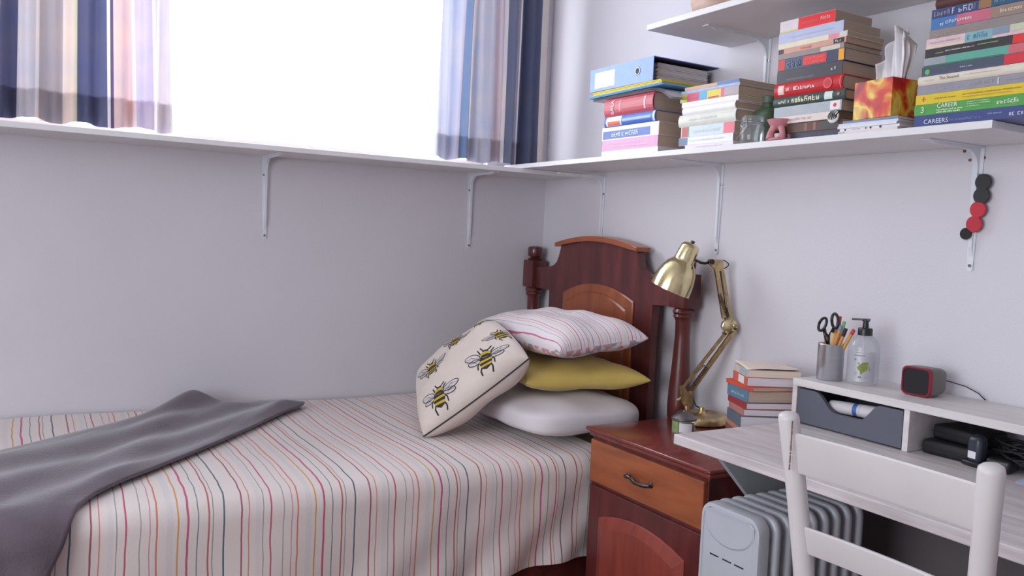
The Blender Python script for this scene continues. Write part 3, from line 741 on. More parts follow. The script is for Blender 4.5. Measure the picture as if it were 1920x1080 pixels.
sheetstack('folder', 'yellow paper folder directly under the blue ring binder', 'folder', -.292, -.04, -.73, -1.105, zf+.021, .011, (226,200,60), 3, rot=-1)
zb = zf+.0335
bd = thing('ring_binder', 'light blue ring binder with a white label lying on top of the left book stack', 'binder', (-.29, -.883, zb), radians(0))
Lb, Db, Tb = .343, .285, .078
b = MB()
b.box(0, Db, -Lb/2, Lb/2, 0, .0025); b.box(0, Db, -Lb/2, Lb/2, Tb-.0025, Tb); b.box(0, .0025, -Lb/2, Lb/2, .0025, Tb-.0025)
b.build('cover', flat((124,152,220), .4), bd, local=True)
MB().box(.0026, Db-.001, -Lb/2+.0005, Lb/2-.0005, .0026, .0036).build('lining', flat((48,52,78), .6), bd, local=True)
MB().box(.0026, Db-.001, -Lb/2+.0005, Lb/2-.0005, Tb-.0036, Tb-.0026).build('lining', flat((48,52,78), .6), bd, local=True)
pg = MB()
for k in range(14): pg.box(.035+.004*sin(k*2.1), .255+.003*sin(k*3), -.149+.002*sin(k*5), .149, .0042+k*.0044, .0082+k*.0044)
pg.build('papers', page_w, bd, local=True)
MB().box(-.0006, 0, .03, .143, .010, .064).build('label', flat((240,238,242), .5), bd, local=True)
MB().lathe([(.0095,.0002),(.0135,.0002),(.0140,.0012),(.0095,.0016),(.0095,.0002)], (0, -.093, .040), (-1,0,0), 24, cap=False).build('finger_ring', tin, bd, local=True, smooth=True)
MB().lathe([(.0097,.0004),(.0001,.0006)], (0, -.093, .040), (-1,0,0), 24).build('finger_hole', blackr, bd, local=True)
for y in (.05, -.05):
    pts = [(.03+.022*(1-cos(2*pi*k/16)), y, .036+.026*sin(2*pi*k/16)) for k in range(17)]
    MB().tube(pts, .0016, 6).build('ring', tin, bd, local=True, smooth=True)

g2 = 'books in the second stack on the lower shelf'
stack(-.25, 0, Z0, [
 (-1.180,-1.385,.015,(222,208,220),'lilac white book at the very bottom of the second shelf stack',dict(pages=page_w,prints=[('s',.05,.16,.007,.006,(200,186,206))])),
 (-1.150,-1.383,.024,(226,224,236),'white book with a slate blue left end in the second shelf stack',dict(prints=[('r',0,.04,.0005,.0235,(104,120,150)),('s',.05,.20,.013,.005,(206,206,222))])),
 (-1.158,-1.387,.033,(196,208,214),'pale blue book with red ends in the second shelf stack',dict(prints=[('r',.004,.030,.001,.032,(190,80,72)),('r',.030,.036,.001,.032,(120,140,110)),('r',.185,.229,.001,.032,(228,112,124)),('s',.06,.17,.016,.008,(222,226,226))])),
 (-1.148,-1.392,.036,(220,218,208),'thick cream book with faint grey title in the second shelf stack',dict(bulge=.005,prints=[('s',.05,.17,.020,.008,(196,194,186))])),
 (-1.162,-1.387,.023,(240,236,236),'plain bright white book near the middle of the second shelf stack',dict(bulge=.004)),
 (-1.155,-1.395,.016,(234,224,222),'thin off-white book under the multicoloured spine in the second stack',dict()),
 (-1.146,-1.396,.026,(170,164,50),'book with magenta, blue, yellow and olive blocks on its spine',dict(prints=[('r',.032,.085,.001,.025,(216,60,104)),('s',.04,.08,.013,.007,(236,150,176)),('r',.085,.12,.001,.025,(80,164,206)),('r',.12,.178,.001,.025,(222,200,60)),('r',.125,.17,.001,.006,(206,70,50)),('r',.178,.192,.001,.025,(222,90,130)),('r',.192,.25,.001,.025,(176,160,166))])),
 (-1.150,-1.398,.009,(148,166,206),'thin light blue book second from the top of the second stack',dict(prints=[('s',.03,.24,.0045,.003,(206,216,236))])),
 (-1.165,-1.395,.010,(196,148,112),'thin tan book with a blue right half, topmost of the second stack',dict(prints=[('r',.14,.23,.0005,.0095,(84,118,176))])),
], g2, .185)

g3 = 'books in the tall third stack on the lower shelf'
k_ = 1.09
def kk(v): return round(v*k_, 4)
stack(-.26, 0, Z0, [
 (-1.60,-1.762,kk(.018),(62,60,78),'dark navy magazine at the bottom of the third stack, right of the pink burner',dict(D=.15,dx=.006,prints=[('s',.05,.14,.009,.006,(96,96,120))])),
 (-1.555,-1.764,kk(.023),(92,66,56),'dark brown glossy book second from the bottom of the third stack',dict(D=.15,dx=.004,prints=[('r',.09,.10,.002,.022,(150,92,76)),('r',.12,.128,.002,.022,(156,100,84)),('r',.14,.20,.004,.020,(70,70,66))])),
 (-1.548,-1.745,kk(.018),(222,206,200),'cream book with faint red title behind the zebra badge',dict(prints=[('s',.03,.12,.010,.007,(206,170,172))])),
 (-1.542,-1.762,kk(.024),(172,178,184),'silver grey book with a white square label at its right end',dict(prints=[('r',.185,.215,.003,.025,(236,222,222)),('d',.2,.014,.005,(190,60,74))])),
 (-1.540,-1.772,kk(.024),(54,74,70),'dark green book with a cream slanted title and white shield',dict(bulge=.004,prints=[('s',.02,.055,.013,.009,(222,220,196)),('s',.065,.155,.014,.014,(236,230,196)),('r',.170,.195,.004,.024,(214,226,220)),('d',.214,.014,.004,(222,120,80))])),
 (-1.543,-1.764,kk(.034),(196,36,44),'thick bright red book with white title and round emblem on its spine',dict(bulge=.007,prints=[('r',.014,.034,.006,.030,(236,206,200)),('s',.042,.055,.018,.008,(240,214,208)),('s',.068,.142,.018,.010,(246,226,220)),('d',.178,.018,.014,(214,84,92)),('d',.178,.018,.010,(200,44,54)),('r',.214,.217,.003,.032,(224,120,124))])),
 (-1.545,-1.757,kk(.031),(66,60,68),'thick charcoal book with a small white bird mark',dict(prints=[('s',.035,.13,.008,.005,(150,144,150)),('s',.178,.192,.018,.008,(226,222,226))])),
 (-1.546,-1.762,kk(.028),(70,80,106),'blue grey book with red title block and orange right end',dict(prints=[('r',.002,.024,.001,.029,(206,60,56)),('s',.030,.075,.015,.018,(112,124,146)),('r',.085,.160,.004,.027,(224,52,54)),('s',.09,.155,.020,.005,(240,120,116)),('s',.09,.155,.010,.005,(240,120,116)),('r',.162,.196,.001,.029,(56,64,92)),('r',.197,.214,.001,.029,(232,160,40))])),
 (-1.545,-1.757,kk(.012),(150,134,132),'thin grey brown book with a pale right half in the third stack',dict(prints=[('r',.14,.20,.001,.012,(206,196,178))])),
 (-1.545,-1.762,kk(.013),(208,154,136),'thin salmon book with black ends and small red lettering',dict(prints=[('r',0,.018,.001,.013,(70,52,70)),('s',.075,.11,.007,.006,(214,90,92)),('r',.180,.212,.001,.013,(46,32,36)),('s',.186,.204,.007,.006,(236,232,230))])),
 (-1.543,-1.765,kk(.013),(226,214,190),'thin cream book with a pink right end in the third stack',dict(prints=[('r',.165,.198,.001,.013,(224,140,156)),('r',.2,.22,.001,.013,(210,206,204))])),
 (-1.543,-1.752,kk(.025),(184,190,218),'pale blue book second from the top of the third stack',dict(prints=[('s',.04,.18,.013,.004,(206,208,228))])),
 (-1.545,-1.725,kk(.029),(222,212,216),'half white half red book topmost of the third stack',dict(prints=[('r',.062,.18,.001,.031,(226,36,44)),('s',.075,.125,.016,.004,(240,120,124)),('s',.135,.165,.018,.008,(248,206,206)),('r',0,.062,.001,.005,(220,200,130))])),
], g3, .145)

g4 = 'books in the right-hand stack on the lower shelf'
stack(-.285, 0, Z0, [
 (-1.984,-2.262,.024,(62,74,128),'blue book lettered CAREERS at the bottom of the right stack',dict(prints=[('t','CAREERS',.054,.0085,.0145,(226,230,236)),('s',.085,.155,.009,.005,(128,140,180)),('s',.17,.2,.014,.003,(150,160,196)),('s',.215,.26,.010,.009,(200,206,222))])),
 (-1.982,-2.262,.024,(84,156,76),'green book lettered CAREER with a white figure 3 on its spine',dict(prints=[('t','3',.022,.0110,.019,(226,236,220)),('t','CAREER',.080,.0172,.0135,(234,240,232)),('s',.055,.115,.0088,.003,(210,228,200)),('s',.055,.11,.0040,.0035,(214,230,190)),('s',.125,.175,.0195,.0022,(186,216,176)),('s',.125,.175,.0150,.0022,(186,216,176)),('s',.125,.155,.0100,.0022,(186,216,176)),('s',.19,.235,.012,.009,(224,236,216))])),
 (-1.984,-2.260,.022,(218,190,44),'yellow book with a small red flash mark on the left of its spine',dict(prints=[('r',.018,.021,.006,.017,(196,90,44)),('r',.015,.024,.010,.013,(206,110,50)),('s',.045,.095,.011,.0028,(170,136,50)),('s',.11,.235,.013,.003,(176,140,52)),('s',.11,.22,.007,.002,(186,150,52))])),
 (-1.986,-2.258,.020,(146,142,152),'grey book under the cream one in the right stack',dict(prints=[('s',.055,.10,.010,.005,(180,178,186)),('s',.12,.175,.012,.006,(176,172,170)),('r',.183,.186,.003,.017,(206,202,208)),('s',.2,.25,.010,.004,(170,168,176))])),
 (-1.988,-2.260,.020,(222,212,196),'cream book lettered The Second on its spine',dict(bulge=.004,prints=[('t','The Second',.075,.0105,.0095,(96,70,66)),('s',.108,.19,.0115,.0022,(196,180,166)),('s',.012,.042,.010,.004,(208,198,182))])),
 (-1.994,-2.262,.021,(74,82,98),'dark slate book with a green spot at the left and a red end',dict(prints=[('d',.014,.009,.006,(96,176,96)),('s',.090,.118,.010,.0028,(170,182,188)),('r',.185,.268,.0005,.0205,(206,44,60)),('r',0,.18,.0005,.003,(92,82,130))])),
 (-1.997,-2.262,.019,(96,164,148),'teal book with a grey left end in the right stack',dict(prints=[('r',0,.052,.0005,.0185,(150,156,164)),('r',0,.18,.0005,.0025,(60,110,80)),('r',.19,.265,.0005,.0185,(200,100,110))])),
 (-1.999,-2.262,.019,(54,50,54),'charcoal book with a pale and green streak and a red end',dict(prints=[('s',.025,.045,.008,.0025,(150,170,120)),('s',.048,.115,.010,.0025,(206,200,190)),('r',.12,.165,.0105,.0125,(110,160,84)),('r',.195,.263,.0005,.0185,(216,48,44))])),
 (-2.000,-2.262,.022,(214,186,190),'pink and pale blue patterned book in the right stack',dict(prints=[('r',0,.09,.0005,.006,(216,200,176)),('s',.01,.08,.013,.004,(190,150,166)),('r',.09,.15,.0005,.0215,(128,168,178)),('s',.095,.14,.012,.012,(90,140,160)),('r',.15,.185,.006,.0215,(130,146,164)),('r',.19,.26,.008,.0215,(190,198,166))])),
 (-2.006,-2.262,.019,(142,130,126),'taupe book with small pale lettering in the right stack',dict(prints=[('s',.012,.04,.006,.004,(186,176,164)),('s',.045,.08,.009,.002,(176,150,140))])),
 (-2.008,-2.260,.024,(70,116,172),'blue and rose book with a white title in the right stack',dict(prints=[('r',.06,.135,.0005,.0235,(196,100,122)),('r',.135,.25,.0005,.0235,(150,124,110)),('s',.022,.030,.010,.008,(228,230,236)),('s',.035,.095,.0125,.008,(220,216,226)),('s',.155,.2,.013,.008,(214,206,190))])),
 (-2.008,-2.262,.020,(56,68,120),'navy book with large pale letter blocks high in the right stack',dict(prints=[('s',.006,.045,.010,.011,(150,140,150)),('s',.048,.10,.010,.013,(186,188,200)),('r',.108,.135,.001,.019,(150,110,70)),('r',.135,.25,.001,.019,(44,84,112)),('s',.142,.2,.011,.006,(132,160,180))])),
 (-2.018,-2.262,.022,(84,50,48),'dark brown book second from the top of the right stack',dict(bulge=.005,prints=[('s',.07,.09,.014,.003,(120,90,60))])),
 (-2.020,-2.262,.018,(104,186,56),'bright green book topmost of the right stack',dict(prints=[('s',.02,.05,.008,.007,(190,226,150))])),
], g4, .20)

# magazines under the tissue box
zz = Z0
for i, (T, col, lb, pr_) in enumerate((
   (.0062,(222,208,208),'white magazine with a pink edge at the bottom of the pile under the tissue box',[('s',.0,.02,.003,.003,(150,160,110))]),
   (.0062,(226,222,226),'white magazine with small black marks under the tissue box',[('d',.016,.003,.0026,(40,40,44)),('s',.035,.06,.003,.0018,(110,110,120)),('d',.075,.003,.0018,(40,40,44)),('d',.088,.003,.0026,(40,40,44)),('d',.115,.003,.0030,(40,40,44))]),
   (.0060,(222,220,228),'plain white magazine in the middle of the pile under the tissue box',[]),
   (.0055,(214,214,226),'pale lilac magazine second from the top under the tissue box',[]),
   (.0060,(120,138,158),'blue grey magazine directly under the tissue box',[]))):
    book((-.283+.003*(i == 4)+.002*(i % 2), -1.858-.004*sin(i*2), zz), .165-.01*(i == 4), .115, T, col, lb, 'magazines under the tissue box', rot=radians(1.5*sin(i*3)), prints=pr_, pages=page_w, board=.0012, name='magazine', cat='magazine')
    zz += T+.0003
# tissue box
t = thing('tissue_box', 'cube tissue box printed with red and yellow autumn leaves', 'tissue box', (-.222, -1.868, zz), radians(-6))
b = MB(); b.box(-.055, .055, -.057, .057, 0, .093, bev=.002)
bx = b.build('carton', tissue_m, t, local=True)
MB().prism([(.034*cos(a), .018*sin(a)) for a in [2*pi*k/20 for k in range(20)]], 'z', .0931, .0936).build('slot', paper_m, t, local=True)
def tis(u, v, w_=0):
    h = v*(.052+.050*max(0, sin(max(0, u-.18)*3.3))+.022*(1 if u > .62 else 0)*(1-abs(u-.78)*2)+.008*sin(u*23+w_*2)); y = .042-.085*u*(1-.15*v)-.020*v
    return ((.010*sin(u*19+w_*2)+.006*sin(u*37+v*4))*(.4+.6*v)+w_*.010*(.3+v), y, .092+h)
tt = MB()
for w_ in (-1, 0, 1): tt.grid(lambda u, v: tis(u, v, w_), 60, 8)
tt.build('tissue', paper_m, t, local=True, smooth=True, solid=.0012)

# zebra badge leaning on the third stack
t = thing('badge', 'round black and white zebra striped badge leaning on the third book stack', 'badge', (-.279, -1.748, Z0+.030))
bdg = MB().lathe([(0,.006),(.010,.0055),(.0165,.003),(.018,0),(.016,-.001)], (-.271, -1.748, 1.560), (-1,0,.05), 24).build('disc', flat((232,228,230), .3), t, smooth=True)
b = MB()
for i in range(6):
    y = -.0135+i*.0052; h = (max(0, .0165**2-y*y))**.5
    P = []
    for k in range(7):
        q = -1+2*k/6; P.append((y+.004*q+.0012*sin(k*1.6+i), q*h, (.0011+.0010*(1-abs(q)))*(1.1 if i % 2 else .8)))
    def S(a, c): r2 = (a*a+c*c)/.018**2; return (-.2712-.0062*(1-r2*.95)-.0014, -1.748-a, 1.560+c)
    L_ = [S(a-wd, c) for a, c, wd in P]; R2 = [S(a+wd, c) for a, c, wd in P]
    vs = [[b.bm.verts.new(p) for p in L_], [b.bm.verts.new(p) for p in R2]]
    for k in range(6): b.face([vs[0][k], vs[0][k+1], vs[1][k+1], vs[1][k]])
b.build('stripe_print', ink, t, recalc=False)

# glass jar with a wire clasp
jc = Vector((-.262, -1.468, Z0))
t = thing('glass_jar', 'small clear glass clip jar at the shelf edge beside the pink burner', 'jar', jc)
MB().lathe([(.028,0),(.032,.003),(.033,.010),(.033,.046),(.029,.054),(.028,.060),(.031,.062),(.031,.066)], jc, n=28, cap=False).build('jar_body', glass_m, t, smooth=True, angle=50)
MB().lathe([(.031,.067),(.031,.071),(.027,.076),(.0,.078)], jc, n=28).build('lid', glass_m, t, smooth=True, angle=40)
MB().tube([jc+Vector((.0305*cos(2*pi*k/24), .0305*sin(2*pi*k/24), .0575)) for k in range(25)], .0013, 6).build('wire_ring', tin, t, smooth=True)
MB().tube([jc+Vector(p) for p in ((-.031,.006,.058),(-.037,.008,.048),(-.037,-.002,.036),(-.036,-.012,.044),(-.033,-.008,.066),(-.028,0,.078))], .0013, 6).build('wire_clasp', tin, t, smooth=True)
MB().tube([jc+Vector(p) for p in ((-.0345,.026,.012),(-.036,.0,.030),(-.034,-.018,.048))], .0011, 6).build('wire_lever', tin, t, smooth=True)
# green bottle behind it
gc = Vector((-.178, -1.442, Z0))
t = thing('glass_bottle', 'dark green square glass bottle standing behind the clip jar', 'bottle', gc)
def sq(r, z): return [gc+Vector((x, y, z)) for x, y in rrect(2*r, 2*r, r*.4, 4)]
MB().ring_loft([sq(.030,0), sq(.034,.004), sq(.034,.092), sq(.028,.104), sq(.014,.112), sq(.013,.128)]).build('bottle_body', green_glass, t, smooth=True, angle=40)
MB().lathe([(.016,.126),(.016,.144),(.013,.147),(0,.147)], gc, n=20).build('cap', mat('green_cap', (98,108,98), .5), t, smooth=True, angle=40)
# pink oil burner
pc = Vector((-.257, -1.562, Z0))
t = thing('oil_burner', 'small pink ceramic oil burner with cut-out sides', 'oil burner', pc)
b = MB()
b.lathe([(.012,.030),(.024,.040),(.0325,.054),(.034,.058),(.032,.058),(.022,.047),(.0,.042)], pc, n=32)
b.lathe([(.031,0),(.034,.002),(.033,.007),(.022,.008),(0,.008)], pc, n=32)
for k in range(5):
    a0 = 2*pi*k/5+.35; pts = []
    for j in range(13):
        q = j/12; r = .027-.014*q**1.3+.002*sin(pi*q); a = a0+.28*sin(pi*q)*(1 if k % 2 else -1)*.5
        pts.append(pc+Vector((r*cos(a), r*sin(a), .005+.036*q)))
    b.tube(pts, [.0115-.003*sin(pi*j/12) for j in range(13)], 8)
b.build('burner_body', pink_m, t, smooth=True, angle=50)
MB().lathe([(.016,.008),(.016,.020),(0,.020)], pc, n=20).build('tealight', paper_m, t, smooth=True, angle=40)
# beige dish on the upper shelf
dc = Vector((-.262, -1.262, 1.8975))
t = thing('wooden_bowl', 'beige brown oval wooden bowl at the left end of the upper shelf', 'bowl', dc)
b = MB(); rings = []
for z, r in ((0,.60),(.004,.72),(.02,.90),(.045,1.0),(.065,.97),(.08,.90),(.08,.84),(.06,.90),(.045,.92),(.02,.80),(.012,.0)):
    rings.append([dc+Vector((.062*r*cos(2*pi*k/32), -.04+.098*max(r,.001)*sin(2*pi*k/32), z)) for k in range(32)])
b.ring_loft(rings); b.build('bowl_body', mat('weathered_beige_wood', (176,142,126), .6, vscale=9, stretch=(6,1,9), col2=(206,180,164)), t, smooth=True, angle=60)

# ---------------------------------------------------------------- books on the bedside cabinet
g5 = 'books piled beside the desk shelf'
zt = .6405; cp_ = mat('cream_pages', (226,206,190), .8, var=.06, vscale=9, stretch=(1,1,160))
def pile_book(T, col, dx, dy, L, D, rot, pg, lb, pr_=()):
    global zt
    book((-.291+dx, -1.4975+dy, zt), L, D, T, col, lb, g5, rot=radians(-29+rot), pages=pg, prints=pr_, board=.003); zt += T+.0003
pile_book(.022,(150,110,92),-.010,.0,.13,.150,2,page_m,'brown book at the very bottom of the pile on the cabinet')
pile_book(.024,(60,60,66),.0,.0,.13,.150,-2,page_w,'dark covered book near the bottom of the pile on the cabinet')
pile_book(.022,(120,70,74),-.004,.0,.13,.150,3,page_m,'maroon book low in the pile on the cabinet')
pile_book(.014,(176,120,96),-.006,.0,.13,.155,-1,page_m,'thin tan book under the thick slate spined book in the pile')
pile_book(.031,(92,104,116),-.006,.0,.128,.155,0,page_w,'thick slate spined book with off-white page edges in the pile')
pile_book(.018,(176,120,110),.002,.0,.125,.150,2,page_w,'white edged book with a faded rose spine under the dark red one')
pile_book(.018,(150,52,56),.004,.0,.13,.150,6,page_w,'dark red spined book with white pages in the middle of the pile')
pile_book(.033,(90,122,144),.006,.002,.135,.150,8,page_m,'thick blue grey book with brown page edges turned slightly in the pile',[('s',.03,.11,.015,.008,(190,214,226))])
pile_book(.012,(206,80,62),.006,-.002,.150,.140,12,page_m,'thin orange red book jutting out of the pile')
pile_book(.025,(196,104,84),.010,.0,.125,.150,1,page_w,'white edged book with an orange spine second from the top of the pile',[('r',.05,.10,.002,.023,(226,216,214))])
pile_book(.020,(206,190,178),.012,.0,.125,.150,0,cp_,'cream edged book at the top of the pile on the cabinet',[('r',.05,.12,.002,.018,(160,176,186))])
def lvf(u, v):
    x, y = .150*u-.002, .062-.128*v; a = radians(-29)
    return (-.279+x*cos(a)-y*sin(a), -1.4975+x*sin(a)+y*cos(a), zt+.001+.010*v*u*u+.008*(1-v)*(1-u)+.003*sin(u*5)*v)
lv = MB().grid(lvf, 12, 10).build('paper_sheet', mat('cream_card', (232,214,200), .7), None, smooth=True, solid=.0012)
tag(lv, 'pale cream paper sheet curling on top of the cabinet book pile', 'paper')

# ---------------------------------------------------------------- desk with shelf unit
dk = thing('desk', 'whitewashed wooden desk along the right wall', 'desk', (-.32, -2.25, 0))
MB().box(-.640, -.004, -2.86, -1.634, .725, .750, bev=.0025).build('desktop', desk_m, dk)
for y in (-1.66, -2.84):
    MB().prism([(-.55,.725),(-.29,.46),(-.29,0),(-.01,0),(-.01,.725)], 'y', y-.008, y+.008, bev=.001).build('side_panel', greypanel, dk)
MB().box(-.03, -.012, -2.83, -1.67, .02, .70).build('back_panel', mat('shade_toned_back_board', (104,96,98), .6), dk)  # board colour darkened to stand in for the shade under the desk
hu = thing('desk_shelf_unit', 'whitewashed shelf unit with a grey drawer on the back of the desk', 'shelf unit', (-.11, -2.25, .7505))
MB().box(-.222, -.004, -2.86, -1.634, .851, .871, bev=.0015).build('top_board', hutch_m, hu)
for y in (-1.641, -1.9765, -2.52, -2.852): MB().box(-.220, -.004, y-.0075, y+.0075, .7505, .851, bev=.001).build('divider', hutch_m, hu)
# drawer front with a scooped notch
fr = [(-1.652,.7545),(-1.652,.8455),(-1.706,.8455)]
for k in range(9): q = k/8; fr.append((-1.706-.070*q, .8455-.048*(3*q*q-2*q**3)))
for k in range(9): q = k/8; fr.append((-1.845-.058*q, .7975+.048*(3*q*q-2*q**3)))
fr += [(-1.966,.8455),(-1.966,.7545)]
dr = MB().prism(fr, 'x', -.218, -.206, bev=.0008).build('drawer', drawer_m, hu)
b = MB(); b.box(-.206,-.02,-1.966,-1.652,.7545,.760); b.box(-.206,-.02,-1.966,-1.960,.760,.83); b.box(-.206,-.02,-1.658,-1.652,.760,.83); b.box(-.026,-.02,-1.960,-1.658,.760,.83)
b.build('drawer_box', drawer_m, dr)
# lotion tube lying in the drawer
t = thing('lotion_bottle', 'white lotion bottle with a blue band lying in the grey drawer', 'bottle', (-.16, -1.80, .79))
ax = Vector((.10, -1, .03)); o_ = Vector((-.180,-1.762,.8115))
MB().lathe([(.014,-.03),(.0155,-.02),(.0165,0),(.0165,.105),(.012,.112)], o_, ax, 24).build('bottle_body', whitec, t, smooth=True, angle=40)
MB().lathe([(.0168,.040),(.0168,.052)], o_, ax, 24, cap=False).build('blue_band', flat((70,110,176)), t, smooth=True)
MB().lathe([(.0150,.062),(.0172,.063),(.0172,.104),(.015,.112),(0,.112)], o_, ax, 24).build('cap', paper_m, t, smooth=True, angle=40)
b = MB(); b.box(-.19,-.10,-1.90,-1.70,.7605,.7950, bev=.004)
tag(b.build('storage_tin', mat('dark_tin', (84,60,56), .4, .3)), 'dark reddish tin lying in the drawer under the lotion bottle', 'tin')

# pen cup with its contents
cc = Vector((-.142, -1.688, .8715))
t = thing('pen_cup', 'brushed metal pen cup on the desk shelf unit', 'pen cup', cc)
MB().lathe([(.033,0),(.0345,.002),(.0345,.094),(.0355,.096),(.0345,.098),(.0330,.096),(.0330,.004),(0,.004)], cc, n=32).build('cup', tin, t, smooth=True, angle=40)
def stick(name, label, cat, a, b_, r, col, n=6, tip=None, tiplen=.02, grp=None, r2=None):
    r *= 1.25; a, b_ = cc+Vector(a), cc+Vector(b_); s = thing(name, label, cat, a, 0, grp)
    d = (b_-a).normalized(); e = b_-d*tiplen if tip else b_
    MB().cyl(a, e, r, n, r2=r2).build('shaft', flat(col, .5), s, smooth=n > 8, angle=40)
    if tip: MB().cyl(e, b_, r*1.02, max(n, 10), r2=r*.92).build('end_cap', flat(tip, .45), s, smooth=True, angle=40)
wood = (206,142,84)
stick('pencil','orange brown pencil leaning left in the pen cup','pencil',(.005,.0,.006),(.0,.026,.135),.0038,(170,84,64))
stick('paintbrush','pale wooden handled brush in the middle of the pen cup','brush',(0,.012,.006),(-.004,-.010,.128),.0055,(214,184,136),12,r2=.009)
stick('pencil','wooden pencil with a red end standing upright in the pen cup','pencil',(.010,0,.006),(.018,-.004,.168),.0042,wood,6,(220,50,56),.026)
stick('marker','red topped pen standing tallest in the pen cup','pen',(.012,.004,.006),(.026,.0,.172),.0050,(196,120,80),12,(224,56,62),.034)
stick('pencil','wooden pencil with a blue end leaning right in the pen cup','pencil',(-.006,.016,.006),(-.010,-.036,.150),.0042,wood,6,(90,150,190),.012)
stick('pencil','wooden pencil with a dark end leaning right in the pen cup','pencil',(-.004,.006,.006),(-.004,-.046,.144),.0042,wood,6,(50,40,48),.022)
stick('pencil','wooden pencil with a red and yellow end leaning far right in the pen cup','pencil',(.006,.010,.006),(.012,-.058,.142),.0042,(222,164,84),6,(214,70,60),.014)
stick('pencil','pale green tipped pencil behind the red pen in the cup','pencil',(.012,.008,.006),(.024,-.018,.160),.0038,(190,170,120),6,(140,196,130),.02)
sx_ = thing('scissors', 'black handled scissors standing in the pen cup', 'scissors', cc+Vector((0,.01,.02)))
def ringh(c, rx, rz, r, tilt): return [cc+Vector(c)+Vector((.004*sin(a), rx*cos(a)*cos(tilt)-rz*sin(a)*sin(tilt), rx*cos(a)*sin(tilt)+rz*sin(a)*cos(tilt))) for a in [2*pi*k/20 for k in range(21)]]
MB().tube(ringh((-.012,.024,.148), .0105,.018,.0038,.25), .0040, 8).tube([cc+Vector(p) for p in ((-.012,.018,.130),(-.010,.006,.112),(-.006,0,.090))], [.004,.008,.007], 8).build('handle', black, sx_, smooth=True)
MB().tube(ringh((.004,-.003,.160), .0105,.020,.0038,-.35), .0040, 8).tube([cc+Vector(p) for p in ((.002,-.002,.140),(-.002,.002,.118),(-.004,.002,.090))], [.004,.008,.007], 8).build('handle', black, sx_, smooth=True)
MB().rod(cc+Vector((-.006,0,.092)), cc+Vector((0,.008,.008)), .002, .012).build('blade', tin, sx_)

# soap bottle with pump
bc = Vector((-.112, -1.768, .8715))
t = thing('soap_bottle', 'clear pump soap bottle with a black pump and an olive printed label', 'bottle', bc)
MB().lathe([(.036,0),(.0395,.004),(.0400,.012),(.0400,.088),(.0385,.102),(.033,.116),(.024,.126),(.017,.131),(.016,.136)], bc, n=40, cap=False).build('bottle_body', soap_glass, t, smooth=True, angle=50)
lb = MB(); 
def onb(a, z, r=.0404): return bc+Vector((-r*cos(a), -r*sin(a), z))
ang = lambda d: radians(d)
lb.ring_loft([[onb(ang(-38+k*8), z) for k in range(16)] for z in (.010, .090)], cap=False, closed=False)
lb.build('label', thin_glass('sheer_label', (232,232,236), .30, .5), t, smooth=True, recalc=False)
b = MB(); rnd = random.Random(3)
for (d, z, r) in ((32,.050,.0075),(40,.054,.008),(44,.046,.007),(26,.046,.0055),(34,.040,.006),(48,.058,.0055)):
    b.face([b.bm.verts.new(onb(radians(d)+r*cos(2*pi*k/12)/.0404, z+r*sin(2*pi*k/12), .0410)) for k in range(12)], 0)
for (d0, z) in ((18,.058),(16,.048),(54,.050),(56,.044),(28,.032)):
    b.face([b.bm.verts.new(onb(radians(d0+a), z+c, .0411)) for a, c in ((0,0),(3,.003),(7,.002),(4,-.003))], 0)
b.build('olive_print', mat('olive_green', (132,140,58), .5, var=.3, vscale=300), t, recalc=False)
b = MB(); a = 2
for (d0, d1, z, h) in ((4,42,.078,.0022),(8,30,.086,.0016),(4,10,.066,.004),(22,30,.020,.005),(6,16,.033,.0014),(40,50,.022,.0016),(6,14,.028,.0012)):
    d = d0
    while d < d1: b.face([b.bm.verts.new(onb(radians(q), z+c, .0410)) for q, c in ((d,0),(d+1.8,0),(d+1.8,h),(d,h))]); d += 2.6
b.build('small_print', flat((110,112,126)), t, recalc=False)
MB().lathe([(.0185,.130),(.0185,.146),(.017,.149),(.008,.150),(.007,.166),(.010,.167),(.010,.173),(.0,.173)], bc, n=24).build('pump', black, t, smooth=True, angle=40)
MB().rod(bc+Vector((.0,-.012,.1725)), bc+Vector((-.016,.030,.170)), .009, .005).build('spout', black, t)
MB().tube([bc+Vector((0,0,.13)), bc+Vector((.002,.003,.06)), bc+Vector((.004,.006,.008))], .0025, 8).build('dip_tube', paper_m, t, smooth=True)

# small speaker
t = thing('speaker', 'small cube speaker with a red rim on the desk shelf unit', 'speaker', (-.10, -1.935, .8715), radians(2))
def rr3(s, x, h=.071, w_=.078, r=.014, lean=0): return [(x+lean*(z+.036), y, z+.0365) for y, z in rrect(w_*s, h*s, r*s, 5)]
MB().ring_loft([rr3(.90,-.030), rr3(1,-.024), rr3(1,0), rr3(.93,.030), rr3(.78,.048), rr3(.6,.052)]).build('body', mat('olive_grey_plastic', (104,100,96), .4), t, local=True, smooth=True, angle=30)
MB().ring_loft([rr3(.99,-.024), rr3(1.01,-.031), rr3(.97,-.034), rr3(.88,-.034), rr3(.87,-.031)], cap=False).build('rim', flat((140,28,48), .3), t, local=True, smooth=True, angle=40)
MB().ring_loft([rr3(.88,-.0305), rr3(.87,-.0325)]).build('grille', black, t, local=True)
pts = [Vector(p) for p in ((-.045,-1.935,.912),(-.030,-1.965,.906),(-.024,-2.0,.900),(-.020,-2.03,.888),(-.014,-2.045,.8735))]
MB().tube([(p-t.location) for p in pts], .0015, 6).build('cable', black, t, local=True, smooth=True)

